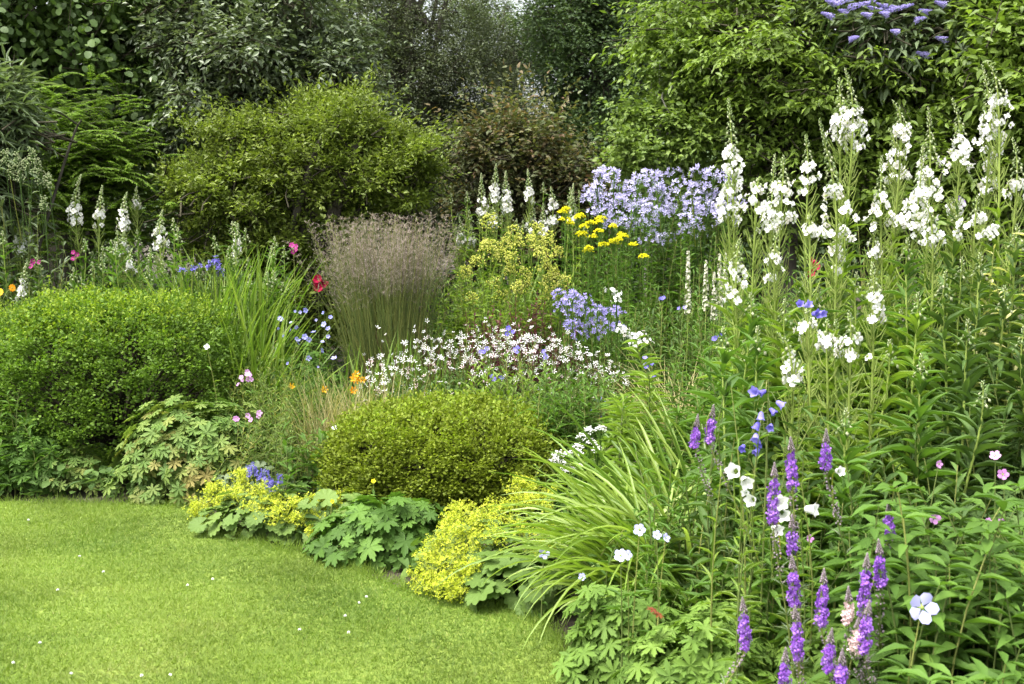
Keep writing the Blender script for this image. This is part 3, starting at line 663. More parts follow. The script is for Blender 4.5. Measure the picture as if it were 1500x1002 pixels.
# ------------------------------------------------------------ willowherbs
def willowherb(tip, fl, fh, fw, Y, label, group, s=1.0, leafn=80, leafl=.14, white=True, lean=None, mat="herb", buds=True, podlen=.34, det=True, top_leaf=None):
    """one tall stem: leaves, seed pods, white flowers, tapering bud spire. tip and fl are where its tip and flowers stand in the photograph"""
    Tp = W(tip[0], tip[1], Y); F = W(fl[0], fl[1], Y - .01) if fl is not None else None
    Fh = fh / FPX * Y if fl is not None else 0; Fw = fw / FPX * Y * .5 if fl is not None else 0
    ref = F if F is not None else Tp
    bx = ref[0] + (rng.normal(0, .05) if lean is None else lean); base = A(bx, Y + rng.normal(0, .05), -.03)
    mid = A(bx * .6 + ref[0] * .4, base[1], ref[2] * .5)
    pts = [base, mid] + ([F] if F is not None else [W(tip[0], tip[1], Y) - UP * .15]) + [Tp]
    L = spline(pts, 40); kf = 26 if F is not None else 26
    z = L[:, 2]; root = thing("willowherb_stem", label, "willowherb", base[:2], group)
    g = G(); g.tubes(L, np.interp(np.linspace(0, 1, 40), [0, .6, 1], [.0055, .004, .0012])[None] * s, 6, .5); g.build("stem", MT["reed_stem" if not white else "pod"], root)
    def at(zz):
        i = np.clip(np.searchsorted(z, zz) - 1, 0, 38); f = np.clip((zz - z[i]) / (z[i + 1] - z[i] + 1e-9), 0, 1)[:, None]
        return L[i] * (1 - f) + L[i + 1] * f, nrm(L[i + 1] - L[i])
    ztop = Tp[2]
    if fl is not None: f1, f0 = F[2] + Fh, F[2] - Fh; p0 = max(.3, f0 - podlen * s)
    else: f1 = f0 = ztop - .07; p0 = ztop - .09
    # leaves, from just below the pods down to the ground
    lt = p0 + .03 if top_leaf is None else top_leaf
    zz = np.linspace(.08, lt, leafn) + U(-.01, .01, leafn); P, T = at(zz); j = np.arange(leafn); az = j * 2.4 + U(0, 6) + rng.normal(0, .5, leafn)
    f = np.linspace(0, 1, leafn); e = np.interp(f, [0, .5, 1], [-.1, .35, .85]) + rng.normal(0, .3, leafn)
    ln = leafl * np.interp(f, [0, .3, .75, 1], [.75, 1.1, 1, .5]) * U(.6, 1.25, leafn)
    d = hv(az) * np.cos(e)[:, None] + UP * np.sin(e)[:, None]; g = G()
    g.inst(LANCE if det else LEAF4, P, d, UP, ln, ln * .19, np.clip(U(0, .5, leafn) + .4 * f, 0, 1)); g.build("leaves", MT[mat], root)
    if fl is not None and podlen > 0:
        n = int(62 * s * podlen / .34); zz = U(p0, f0 + Fh * .5, n); P, T = at(zz); az = U(0, 6.283, n); e = U(.75, 1.15, n); ln = U(.045, .085, n) * s
        d = hv(az) * np.cos(e)[:, None] + UP * np.sin(e)[:, None]; g = G(); m = P + d * ln[:, None] * .45 + hv(az) * .006
        g.tubes(np.stack([P, m, P + d * ln[:, None] + UP * .008], 1), A(.001, .0023, .0012)[None] * s, 4); g.build("seed_pods", MT["pod"], root)
    if fl is not None and white:
        n = int(np.clip(U(15, 26) * Fh / .06 * max(.6, Fw / .06), 12, 130)) if det else 12
        zz = f0 + (f1 - f0) * U(0, 1, n); P, T = at(zz); az = U(0, 6.283, n); tt = (zz - f0) / (f1 - f0)
        rad = Fw * np.interp(tt, [0, .35, 1], [.85, 1, .45]) * U(.45, 1.0, n); d = hv(az, U(-.1, .35, n)); C = P + nrm(d) * rad[:, None]
        g = G(); fs = (.036 if det else .032) * s * U(.75, 1.15, n); g.inst(FL4, C, d + jit(n, .35), A(.2, .1, 1), fs * 1.0)
        g.inst(FL4, C + nrm(d) * .004, d + jit(n, .5), A(.5, .3, .7), fs * .7)
        if det:
            g.tubes(np.stack([P, (P + C) / 2 + UP * .006, C], 1), .0009, 3, None, 1); g.inst(BUD, C - nrm(d) * .006, d, UP, .012, .006, None, 1)
        g.build("flowers", [MT["white"], MT["pod"]], root)
    if buds:
        zb = f1 - .01; Hh = ztop - zb; n = int(np.clip(Hh / .0042, 12, 90))
        tt = np.linspace(0, 1, n) ** .8; P, T = at(zb + Hh * tt); az = np.arange(n) * 2.4; g = G()
        ped = np.interp(tt, [0, .35, .6, 1], [.024, .016, .006, .001]) * s; bl = np.interp(tt, [0, .5, 1], [.022, .017, .010]) * s
        o = hv(az, np.interp(tt, [0, .5, 1], [-.1, .1, .8])); C = P + nrm(o) * ped[:, None]
        g.tubes(np.stack([P, P + nrm(o) * ped[:, None] * .6 + UP * .002, C], 1), .0008 * s, 3)
        g.inst(BUD, C, nrm(o) * .5 + np.where(tt < .6, -.8, .6)[:, None] * UP, A(.3, .3, .1), bl, bl * .42); g.build("buds", MT["bud"], root)
    return root

WH = "tall white willowherbs on the right"
WHS = [(1067, 146, 1073, 246, 31, 36, 4.7, "slender white spire, first from the lilac bellflowers, with long bud tip"),
 (1070, 252, 1066, 302, 26, 36, 4.6, "short white spire right against the lilac bellflowers"),
 (1117, 262, 1108, 293, 20, 48, 4.4, "low leaning white spire beside the lilac bellflowers, broad head"),
 (1148, 230, 1145, 296, 29, 44, 4.5, "white spire with narrow twin bud tip, second tall one from the lilac bellflowers"),
 (1135, 228, 1129, 327, 15, 38, 4.62, "white spire with a small low head and the other narrow twin bud tip"),
 (1180, 200, 1183, 262, 21, 36, 4.7, "white spire with small neat head before the dark dogwood gap"),
 (1200, 176, 1225, 315, 38, 58, 4.3, "leaning white spire with the longest full flower head in the middle of the stand"),
 (1238, 102, 1249, 190, 27, 46, 4.6, "tallest white spire in the middle of the stand, broad head high against the dogwood"),
 (1229, 116, 1231, 188, 24, 34, 4.66, "white spire close beside the tallest one, slightly shorter bud tip"),
 (1184, 316, 1186, 343, 12, 28, 4.2, "little white spire low beneath the long full head"),
 (1292, 230, 1290, 312, 23, 44, 4.5, "white spire with rounded head right of the long full head"),
 (1308, 149, 1320, 210, 24, 38, 4.6, "white spire with curved head and tall pale bud tip right of the tallest spire"),
 (1302, 190, 1312, 246, 22, 38, 4.75, "white spire tucked behind the curved head"),
 (1360, 160, 1362, 262, 29, 50, 4.5, "white spire with thick ragged head and leaning bud tip, amid the dense right cluster"),
 (1352, 214, 1343, 312, 32, 52, 4.3, "white spire with thick head at the front of the dense cluster"),
 (1350, 290, 1366, 352, 20, 38, 4.2, "white spire with lowest head of the dense cluster"),
 (1395, 146, 1406, 228, 25, 38, 4.5, "white spire with compact head alone before the viburnum"),
 (1445, 91, 1463, 162, 23, 38, 4.5, "tallest white spire of all, leaning, near the right border's end"),
 (1439, 97, 1450, 202, 28, 42, 4.6, "tall white spire twinned with the tallest, wider head set lower"),
 (1456, 216, 1446, 262, 24, 24, 4.7, "thin white spire below the twin tallest spires"),
 (1432, 290, 1428, 334, 17, 70, 4.2, "white spire with flat wide head below the twin tallest spires"),
 (1483, 204, 1489, 278, 16, 34, 4.3, "white spire with little head beside the variegated leaves, cut by the photo's edge"),
 (1084, 352, 1078, 412, 28, 38, 4.2, "low white spire beside the slim cream spires"),
 (1140, 340, 1134, 396, 20, 36, 4.3, "low white spire with loose head right of the slim cream spires"),
 (1278, 386, 1280, 455, 24, 34, 3.7, "loose white spire above the nearest white head"),
 (1178, 455, 1184, 486, 16, 44, 3.6, "low wide white spire left of the nearest white head"),
 (1244, 458, 1246, 514, 20, 48, 3.5, "nearest white spire with dense fan of green pods under its head"),
 (1212, 470, 1211, 508, 12, 30, 3.55, "small white spire between the two nearest low heads"),
 (1140, 490, 1160, 540, 20, 26, 3.5, "drooping white spire with few open flowers above the blue bells"),
 (1229, 330, 1222, 380, 18, 26, 4.4, "half hidden white spire under the long full head"),
 (1296, 340, 1278, 366, 14, 26, 4.5, "half hidden white spire before the crimson blooms"),
 (1372, 300, 1400, 300, 14, 26, 4.6, "faint white spire behind the flat wide head")]
for t0, t1, f0, f1, fh, fw, Y, lab in WHS:
    willowherb((t0, t1), (f0, f1), fh, fw * 1.1, Y, lab, WH, mat="herb_light", leafn=95)
k = 0
for (px, py, Y) in [(1345, 430, 3.9), (1436, 372, 4.0), (1330, 350, 4.2), (1402, 300, 4.4), (1490, 330, 4.1), (1472, 420, 3.9), (1303, 500, 3.8), (1385, 400, 3.8), (1100, 430, 4.1), (1150, 440, 4.2), (1060, 480, 4.0), (1200, 420, 4.2), (1255, 400, 4.3), (1418, 470, 3.7),
                    (1500, 480, 3.7), (1320, 455, 4.2), (1365, 350, 4.5), (1460, 310, 4.5), (1530, 380, 4.2), (1560, 260, 4.3), (1110, 480, 3.8), (1225, 470, 3.9), (1290, 420, 4.4), (1180, 400, 4.5), (1520, 300, 4.6), (1409, 378, 4.2), (1350, 520, 3.6), (1090, 500, 4.3), (1440, 560, 3.5), (1240, 600, 3.4), (1600, 350, 4.2), (1580, 450, 3.9)]:
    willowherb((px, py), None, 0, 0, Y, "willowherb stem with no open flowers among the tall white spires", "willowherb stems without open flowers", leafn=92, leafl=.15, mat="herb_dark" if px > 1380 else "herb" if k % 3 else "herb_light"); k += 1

# the shorter willowherbs far left and far middle
for i, (tx, ty, fx, fy, fh, fw, Y, lab) in enumerate([(119, 257, 110, 313, 16, 22, 7.7, "white spire first of the even row before the ferny shrub"), (150, 273, 146, 319, 13, 20, 7.7, "white spire second of the even row before the ferny shrub"), (186, 283, 181, 324, 14, 20, 7.7, "white spire third of the even row before the ferny shrub"),
        (200, 275, 200, 302, 8, 14, 8.3, "faint lilac white spire behind the even row"), (238, 309, 234, 351, 17, 24, 7.7, "full white spire beside the azalea's shaded foot"), (349, 329, 347, 364, 12, 14, 7.8, "thin white spire alone before the azalea"),
        (56, 305, 46, 349, 12, 20, 7.8, "white spire under the feathery silver plumes"), (24, 265, 16, 314, 13, 20, 7.9, "white spire left of the feathery silver plumes"), (36, 315, 29, 360, 12, 24, 7.6, "small broad white spire low by the feathery silver plumes"), (183, 340, 178, 366, 9, 18, 7.6, "little white spire under the even row's third"),
        (194, 365, 191, 390, 8, 16, 7.4, "lowest little white spire above the large box mound"), (40, 385, 33, 425, 14, 16, 7.2, "loose white spire above the large box mound's left shoulder"), (-40, 300, -46, 350, 14, 20, 7.8, "white spire beyond the fluffy plumes")]):
    willowherb((tx, ty), (fx, fy), fh, fw * 1.1, Y, lab, "white willowherbs at the left", leafn=56, leafl=.13, mat="herb", s=1.08, podlen=.2)
for k in range(60):
    px = U(-40, 430); Y = U(7.2, 8.0); py = 365 + 45 * U(-.7, 1) + 20 * math.sin(px / 60)
    willowherb((px, py), None, 0, 0, Y, "dark leafy willowherb stem with no open flowers behind the large box mound", "leafy stems behind the large box mound", leafn=46, leafl=.15, mat="herb" if k % 2 else "herb_dark")
for i, (tx, ty, fx, fy, fh, fw, lab) in enumerate([(705, 255, 706, 301, 13, 17, "white spire first of the far row"), (727, 241, 725, 281, 14, 16, "tallest white spire of the far row"), (741, 251, 742, 297, 17, 17, "white spire with long head, third of the far row"), (773, 249, 775, 286, 11, 15, "white spire alone in the far row's middle"),
        (807, 275, 810, 311, 20, 16, "white spire touching the yellow flat flowers"), (782, 290, 779, 331, 9, 16, "low white spire behind the yellow flat flowers' left"), (796, 300, 795, 334, 10, 18, "low broad white spire nearest the yellow flat flowers"), (722, 290, 723, 324, 8, 13, "low white spire under the far row's tallest"),
        (673, 319, 676, 352, 9, 16, "white spire behind the brown grass plumes"), (690, 330, 691, 357, 7, 12, "tiny white spire right of the brown grass plumes"), (840, 270, 838, 318, 9, 14, "thin white spire before the lilac bellflowers")]):
    willowherb((tx, ty), (fx, fy), fh, fw * 1.15, 9.2, lab + " at the back of the bed", "white willowherbs at the back", leafn=50, leafl=.12, s=1.2, podlen=.18)
for k in range(30):
    willowherb((U(655, 870), U(265, 335)), None, 0, 0, U(9.0, 9.8), "leafy willowherb stem with no open flowers among the far white spires", "leafy stems at the back of the bed", leafn=40, leafl=.11, mat="herb_light" if k % 2 else "herb")

# ------------------------------------------------------------ bellflowers
def bellhead(R, H, n, s, tp=BELLST):
    def f(g, p):
        d = sph(n, -.4); P = p + d * A(R, R, H) * U(.6, 1, n)[:, None]
        g.inst(tp, P, d + A(0, -.3, .35) + jit(n, .3), A(.1, .3, 1), s * U(.7, 1.2, n), None, None, 0)
        k = max(3, n // 2); g.tubes(np.stack([np.repeat(p[None] - UP * H * 1.5, k, 0), p + (P[:k] - p) * .4 - UP * H * .3, P[:k]], 1), .0016, 3, None, 1)
        g.tubes(spline([p - UP * (H + .35) + A(rng.normal(0, .03), .03, 0), p - UP * H, p + UP * H * .4], 6), .003, 4, None, 1)
    return f
c = W(955, 330, 8.7)
bf, T, P = leafy_clump("bellflower_clump", "large clump of pale lilac bellflowers over dense green stems at the back of the bed", "bellflower", c, .68, .5, 1.36, 120, 42, .10, .26, LANCE_S, "herb", t0=.2, dome=.12, el=.35)
hp = [(868, 283), (885, 275), (900, 290), (905, 270), (922, 280), (935, 290), (948, 275), (915, 305), (895, 312), (880, 300), (935, 312), (952, 300), (966, 290), (925, 328), (945, 325), (972, 310), (990, 265), (1000, 285), (1012, 300), (1026, 262), (1030, 282), (1040, 292), (1005, 320), (1022, 315), (1048, 268),
      (985, 318), (1000, 338), (975, 345), (1015, 335), (1040, 315), (1055, 295), (872, 268), (882, 262), (915, 266), (930, 268), (960, 285), (978, 300), (1010, 275), (1018, 290), (1035, 305), (1050, 310), (1048, 282), (890, 318), (902, 300), (925, 300), (940, 335), (960, 322), (1028, 330), (866, 300), (910, 322), (955, 350), (1053, 320), (965, 272), (1062, 280), (1075, 300), (875, 315), (990, 300), (938, 268)]
for i, (px, py) in enumerate(hp):
    heads(bf, "flower_head", [W(px + rng.normal(0, 4), py + rng.normal(0, 8), 8.35 + U(0, .7))], bellhead(.085 * U(.8, 1.3), .075 * U(.8, 1.25), 20, .040), [MT["lavender"], MT["herb"]])
c = W(862, 520, 7.1)
bf, T, P = leafy_clump("bellflower_clump", "smaller clump of deeper lilac bellflowers just behind the starry white flowers", "bellflower", c, .26, .2, .72, 26, 18, .07, .3, LANCE_S, "herb", dome=.1)
for (px, py) in [(820, 432), (832, 445), (845, 440), (822, 450), (838, 460), (852, 455), (866, 462), (880, 470), (862, 480), (848, 478), (835, 475), (895, 458), (905, 455), (875, 452), (890, 480), (858, 440), (872, 490), (850, 492), (905, 478), (838, 432)]:
    heads(bf, "flower_head", [W(px, py + 2, 6.95 + U(0, .3))], bellhead(.055, .05, 17, .030), [MT["lavender_deep"], MT["herb"]])

# ------------------------------------------------------------ yellow flat heads, fluffy yellow meadow rue
def flathead(R, s, n=60):
    def f(g, p):
        o = disc(n, R, R); P = p + o + UP * (.02 * (1 - (o ** 2).sum(1) / R / R) + rng.normal(0, .004, n))[:, None]
        g.inst(TINY, P, UP + jit(n, .4), A(1, 0, .1), s * U(.7, 1.2, n), None, None, 0); g.inst(BUD, P - UP * s * .3, UP + jit(n, .2), A(1, 0, 0), s * .6, None, None, 0)
        k = 12; g.tubes(np.stack([np.repeat(p[None] - UP * .07, k, 0), p - UP * .035 + o[:k] * .5, P[:k] - UP * .004], 1), .0012, 3, None, 1)
        g.tubes(spline([p - UP * .5 + A(rng.normal(0, .03), .03, 0), p - UP * .2, p - UP * .065], 6), .003, 4, None, 1)
    return f
c = W(880, 420, 8.0)
yf, T, P = leafy_clump("yellow_flowered_clump", "leafy clump with bright yellow flat flower heads before the lilac bellflowers", "yellow perennial", c, .50, .36, .94, 80, 34, .11, .24, LANCE, "herb", t0=.15, dome=.25, el=.2)
for (px, py) in [(822, 312), (832, 305), (845, 318), (857, 315), (868, 322), (880, 316), (852, 340), (868, 350), (880, 342), (893, 352), (905, 346), (915, 344), (858, 358), (872, 330), (900, 360), (930, 357), (942, 379), (845, 352), (866, 366), (886, 362), (912, 356), (838, 326), (825, 325), (895, 338), (855, 328)]:
    heads(yf, "flower_head", [W(px + rng.normal(0, 4), py + rng.normal(0, 5), 7.75 + U(0, .35))], flathead(.046 * U(.6, 1.2), .014), [MT["yellow"], MT["herb"]])
c = W(750, 430, 7.7)
mr, T, P = leafy_clump("meadow_rue", "fresh green clump with fluffy pale yellow plumes beside the brown grass", "meadow rue", c, .56, .35, .98, 90, 28, .11, .24, LANCE, "herb_light", t0=.12, dome=.3, el=.4)
def fluff(R, H, n, s):
    def f(g, p):
        t = U(0, 1, n); d = hv(U(0, 6.283, n), U(-.3, .5, n)); P = p + d * (R * (1 - .6 * t) * U(.3, 1, n))[:, None] + UP * (H * (t - .5))[:, None]
        P += .25 * R * np.stack([lumps(P, 30, 5), lumps(P, 30, 6), lumps(P, 30, 7)], -1)
        g.inst(BUD, P, d + UP * .4 + jit(n, .4), A(.1, .2, 1), s * U(.7, 1.4, n)); k = 14
        g.tubes(np.stack([np.repeat(p[None] - UP * H * .5, k, 0), p + (P[:k] - p) * .5 - UP * .02, P[:k]], 1), .0011, 3, None, 1)
        g.tubes(spline([p - UP * (H + .35) + A(rng.normal(0, .03), .03, 0), p - UP * H * .6, p + UP * H * .3], 6), .0025, 4, None, 1)
    return f
for (px, py) in [(735, 365), (750, 350), (765, 372), (780, 358), (745, 395), (770, 400), (790, 385), (806, 350), (815, 395), (755, 420), (730, 410), (800, 410), (785, 340), (720, 375), (765, 345), (812, 372), (825, 405), (742, 340), (702, 385), (712, 352), (690, 400), (722, 330), (775, 332), (795, 362), (735, 440), (775, 430), (700, 430), (815, 425)]:
    heads(mr, "flower_plume", [W(px + rng.normal(0, 6), py + rng.normal(0, 8), 7.45 + U(0, .5))], fluff(.07, .085, 100, .012), [MT["yellow_fluff"], MT["herb_light"]])
# more fresh green stems round it
c = W(690, 420, 8.2); leafy_clump("leafy_perennial", "fresh green narrow leaved clump right behind the brown grass plumes", "perennial", c, .38, .3, 1.0, 40, 26, .10, .2, LANCE, "herb_light", t0=.15)
c = W(800, 470, 7.5); leafy_clump("leafy_perennial", "low mid green clump beneath the fluffy yellow plumes", "perennial", c, .42, .25, .55, 36, 18, .08, .32, LANCE_S, "herb", t0=.15)
strap_clump("strap_leaved_clump", "dark green arching strap leaves between fluffy plumes and yellow flat heads", "iris", W(850, 480, 7.6), .16, .14, 70, .78, .022, 1.25, .9, "herb")
strap_clump("strap_leaved_clump", "upright bright strap leaves behind the fluffy yellow plumes", "iris", W(725, 400, 8.4), .34, .16, 90, 1.0, .03, 1.4, .5, "strap")

# ------------------------------------------------------------ the brown plumed grass
c = W(570, 500, 7.5); gr = thing("plumed_grass", "tall ornamental grass with dark upright stems and hazy brown plumes", "grass clump", c[:2])
n = 520; o = disc(n, 1, 1); B = A(c[0], c[1], -.02) + o * A(.22, .16, 0); az = np.arctan2(o[:, 1], o[:, 0]); q = np.sqrt((o ** 2).sum(1))
T = A(c[0], c[1], 0) + o * A(.43, .34, 0) + jit(n, 1) * np.where(U(0, 1, n) < .25, .19, .08)[:, None] * A(1, 1, 0) + UP * (1.46 - .50 * U(0, 1, n) - .06 * q ** 2)[:, None]
T[:, 0] -= .03; g = G(); P = stems_of(g, B, T, 9, .0026, .0012, .02, 3); g.build("stems", MT["reed_stem"], gr)
g = G(); k = np.argsort(-T[:, 2] + rng.normal(0, .12, n))[:230]; Q, D = along(P[k], np.linspace(.75, 1, 8)[None].repeat(len(k), 0))
for j in range(8):
    for b in range(4):
        m = len(k); az2 = U(0, 6.283, m); Ln = U(.03, .13, m) * (1.15 - .11 * j); e = hv(az2, U(.3, 1.2, m)); E = Q[:, j] + nrm(e) * Ln[:, None]; md = Q[:, j] + nrm(e) * Ln[:, None] * .5 + UP * .012
        g.tubes(np.stack([Q[:, j], md, E], 1), .0004, 3)
        for u in (.5, .75, 1.0):
            g.inst(NEEDLE, Q[:, j] + (E - Q[:, j]) * u, e + jit(m, .8), UP + jit(m, .5), .012 * U(.6, 1.3, m), .0036)
g.build("plumes", MT["plume"], gr)
g = G(); n2 = 260; az = U(0, 6.283, n2); P2 = arcs(A(c[0], c[1], 0) + disc(n2, .24, .18), az, U(1.2, 1.5, n2), U(.1, .8, n2), U(.45, .8, n2), 8); g.strips(P2, .006, hv(az + 1.57), .4); g.build("leaves", MT["reed_stem"], gr)
strap_clump("sword_leaved_clump", "upright bright green sword leaves in front of the brown plumed grass", "montbretia", W(585, 590, 6.95), .42, .16, 110, .62, .022, 1.42, .35, "strap")
strap_clump("sword_leaved_clump", "second tuft of bright sword leaves by the orange lilies", "montbretia", W(510, 610, 6.7), .22, .12, 60, .46, .02, 1.35, .5, "strap")
strap_clump("strap_leaved_clump", "tall bright green rushy clump behind the large box mound", "agapanthus", W(320, 520, 7.2), .33, .26, 420, 1.12, .020, 1.40, .55, "strap")
strap_clump("strap_leaved_clump", "front tuft of bright green rushy leaves beside the large box mound", "agapanthus", W(365, 560, 6.75), .25, .18, 200, .85, .017, 1.35, .55, "strap")
# ------------------------------------------------------------ middle of the bed
c = W(725, 530, 6.6)
gi, T, P = leafy_clump("starry_white_clump", "wide airy clump of starry white flowers with reddish stems behind the olive box mound", "gillenia", c, .80, .42, .68, 120, 20, .055, .3, LANCE_S, "herb_dark", t0=.3, dome=.35, r0=.003, bow=.08)
def star(g, p, s=.032):
    d = nrm(A(0, -.6, .8) + rng.normal(0, .5, 3)); g.inst(STAR5, p[None], d[None], A(.2, .3, 1), s * U(.5, 1.3)); m = p - d * .02 - UP * .03
    g.tubes(np.stack([m - UP * .05 + jit(1, .015)[0], m, p])[None], .0011, 3, .5, 1)
pts = A(c[0], c[1], 0) + disc(620, .84, .46)
q = (((pts - A(c[0], c[1], 0)) / A(.84, .46, 1)) ** 2).sum(1); pts[:, 2] = .70 * (1 - .38 * q ** 1.4) + rng.normal(0, .05, 620)
pts = np.concatenate([pts, [W(560, 515 + 9 * i, 6.3 - .02 * i) + jit(1, .03)[0] for i in range(9)], [W(px, py, 6.4) for px, py in ((553, 480), (565, 490), (592, 502), (560, 500), (608, 478), (625, 470), (621, 486))]])
near = np.argsort(np.linalg.norm(pts - A(0, 0, CH), axis=1))
for i in near[:96]: heads(gi, "star_flower", [pts[i]], star, [MT["white" if i % 5 not in (1, 3) else "pale_pink"], MT["maroon"]])
g = G()
for i in near[96:]: star(g, pts[i])
tag(g.build("star_flowers", [MT["white"], MT["maroon"]], gi), kind="stuff")

c = W(765, 470, 7.3); leafy_clump("maroon_leaved_clump", "low clump of dark maroon leaves behind the starry white flowers", "perennial", c, .42, .22, .82, 46, 20, .05, .45, OVATE, "maroon", "maroon", t0=.5, dome=.2)
c = W(445, 500, 7.0); bg_, P = leaf_mound("blue_geranium", "green mound dotted with blue geranium flowers left of the brown plumed grass", "geranium", c, .36, .28, .62, 900, PALM_S, .065, "herb", seed=4)
flowers_at(bg_, [W(px + rng.normal(0, 4), py + rng.normal(0, 5), 6.72 + .3 * (py < 470)) for px, py in [(414, 470), (420, 466), (425, 478), (430, 470), (436, 476), (443, 465), (452, 462), (446, 486), (432, 490), (465, 470), (476, 465), (466, 493), (482, 492), (485, 482), (480, 501), (455, 500), (412, 480), (408, 492), (425, 500), (440, 508), (470, 515), (488, 528), (422, 530), (450, 525), (405, 468), (472, 480), (437, 460), (486, 466), (405, 510), (468, 540)]], .029, FL5, "geranium_blue", stalk=.08, sj=.4, jt=.6)
c = W(405, 600, 6.15); leafy_clump("feathery_perennial", "soft fine leaved green clump between the large box mound and orange lilies", "perennial", c, .40, .3, .58, 90, 26, .06, .16, LANCE_S, "geranium_leaf", t0=.2, dome=.3, r0=.0025)
c = W(450, 590, 6.5); leafy_clump("feathery_perennial", "fine leaved clump under the blue geranium flowers", "perennial", c, .42, .2, .52, 80, 24, .06, .18, LANCE_S, "herb", t0=.2, dome=.3, r0=.0025)
c = W(455, 690, 5.45); leafy_clump("broad_leaved_perennial", "upright plant with broad pointed green leaves left of the olive box mound", "perennial", c, .22, .16, .40, 14, 12, .11, .34, OVATE, "herb", t0=.1, el=.5)
c = W(400, 660, 5.6); leafy_clump("fine_leaved_perennial", "low fine leaved greenery right of the palmate geranium", "perennial", c, .34, .22, .42, 80, 22, .05, .2, LANCE_S, "geranium_leaf", t0=.15, dome=.3, r0=.0022)
strap_clump("fine_grass_tuft", "pale fine grass tuft behind the olive box mound's left shoulder", "grass", W(520, 650, 6.0), .3, .14, 300, .56, .0055, 1.38, .5, "tan_grass")
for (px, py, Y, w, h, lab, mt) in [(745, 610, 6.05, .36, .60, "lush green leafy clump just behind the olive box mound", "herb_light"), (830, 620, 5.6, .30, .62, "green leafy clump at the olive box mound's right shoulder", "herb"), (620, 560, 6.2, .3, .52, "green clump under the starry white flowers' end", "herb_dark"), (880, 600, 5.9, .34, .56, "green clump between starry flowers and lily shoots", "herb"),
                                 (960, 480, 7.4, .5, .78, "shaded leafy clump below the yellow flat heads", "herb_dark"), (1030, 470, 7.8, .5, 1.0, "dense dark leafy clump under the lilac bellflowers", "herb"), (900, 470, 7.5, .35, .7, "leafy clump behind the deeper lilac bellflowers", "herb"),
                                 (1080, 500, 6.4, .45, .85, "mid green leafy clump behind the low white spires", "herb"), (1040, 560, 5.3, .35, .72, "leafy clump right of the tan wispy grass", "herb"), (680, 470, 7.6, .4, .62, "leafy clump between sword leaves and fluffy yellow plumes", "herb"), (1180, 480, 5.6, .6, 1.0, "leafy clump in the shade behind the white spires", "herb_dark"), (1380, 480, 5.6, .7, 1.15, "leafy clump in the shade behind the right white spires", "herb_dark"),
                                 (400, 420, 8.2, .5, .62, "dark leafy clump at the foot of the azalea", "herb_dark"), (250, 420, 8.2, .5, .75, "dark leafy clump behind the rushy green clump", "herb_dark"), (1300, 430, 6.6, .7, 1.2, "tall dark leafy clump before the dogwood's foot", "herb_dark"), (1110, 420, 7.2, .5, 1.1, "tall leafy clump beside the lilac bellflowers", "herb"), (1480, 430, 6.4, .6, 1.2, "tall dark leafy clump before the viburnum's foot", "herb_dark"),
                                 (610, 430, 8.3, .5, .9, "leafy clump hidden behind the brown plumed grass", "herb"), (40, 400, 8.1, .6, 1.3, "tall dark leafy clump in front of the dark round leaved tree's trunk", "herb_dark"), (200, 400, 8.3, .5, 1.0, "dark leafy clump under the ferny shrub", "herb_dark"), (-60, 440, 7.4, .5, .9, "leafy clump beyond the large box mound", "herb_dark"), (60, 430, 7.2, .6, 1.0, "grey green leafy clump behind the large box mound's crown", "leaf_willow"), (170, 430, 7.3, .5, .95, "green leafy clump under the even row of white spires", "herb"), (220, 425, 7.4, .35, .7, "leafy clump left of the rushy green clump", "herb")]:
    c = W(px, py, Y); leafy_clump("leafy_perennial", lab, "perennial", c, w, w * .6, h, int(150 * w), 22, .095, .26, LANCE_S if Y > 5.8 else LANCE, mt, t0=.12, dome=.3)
# lily shoots with whorled leaves
c = W(925, 640, 4.9); leafy_clump("lily_shoots", "whorled bright green lily shoots standing above the arching golden grass", "lily", c, .13, .12, .82, 6, 70, .13, .16, LANCE, "herb_light", t0=.25, dome=.15, el=.35, r0=.006, taper=.3)
c = W(1015, 660, 4.6); leafy_clump("lily_shoots", "whorled green lily shoots right of the arching golden grass", "lily", c, .16, .12, .80, 7, 60, .12, .17, LANCE, "herb", t0=.25, dome=.15, el=.3, r0=.006, taper=.3)
strap_clump("tan_wispy_grass", "tan wispy drooping grass between lilac bellflowers and lily shoots", "grass", W(1005, 560, 5.9), .16, .14, 420, .78, .004, 1.25, 1.7, "tan_grass")
# slim cream spires
for (px, y0, y1, lab) in [(1008, 368, 462, "fullest slim cream flower spire beside the low white willowherbs"), (1034, 382, 455, "thin greenish cream spire, second from the fullest"), (1054, 372, 450, "pale cream spire next to the willowherbs"), (1062, 370, 440, "thin cream spire touching the willowherbs"), (1046, 400, 470, "short cream spire low among the others")]:
    Y = 6.5; a, b = W(px, y0, Y), W(px, y1, Y); r = thing("cream_spire", lab, "flower spike", (a[0], Y), "slim cream spires"); g = G(); L = spline([A(a[0], Y, -.02), b, a], 14); g.tubes(L, np.linspace(.004, .001, 14)[None], 4); g.build("stem", MT["pod"], r)
    g = G(); n = 130 if px == 1008 else 80; t = U(0, 1, n); d = hv(U(0, 6.283, n), .2); g.inst(FL5, b + (a - b) * t[:, None] + d * (.020 * (1 - .75 * t))[:, None], d, UP, .014); g.inst(BUD, b + (a - b) * t[:, None], d + UP * .3, UP, .014 * (1.3 - t), .007, None, 1); g.build("flowers", [MT["cream"], MT["bud"]], r)
c = W(915, 520, 6.7); ph, T, P = leafy_clump("white_phlox", "white flowered clump behind the bending bellflower stem", "phlox", c, .28, .2, .55, 26, 18, .07, .3, LANCE_S, "herb", dome=.2)
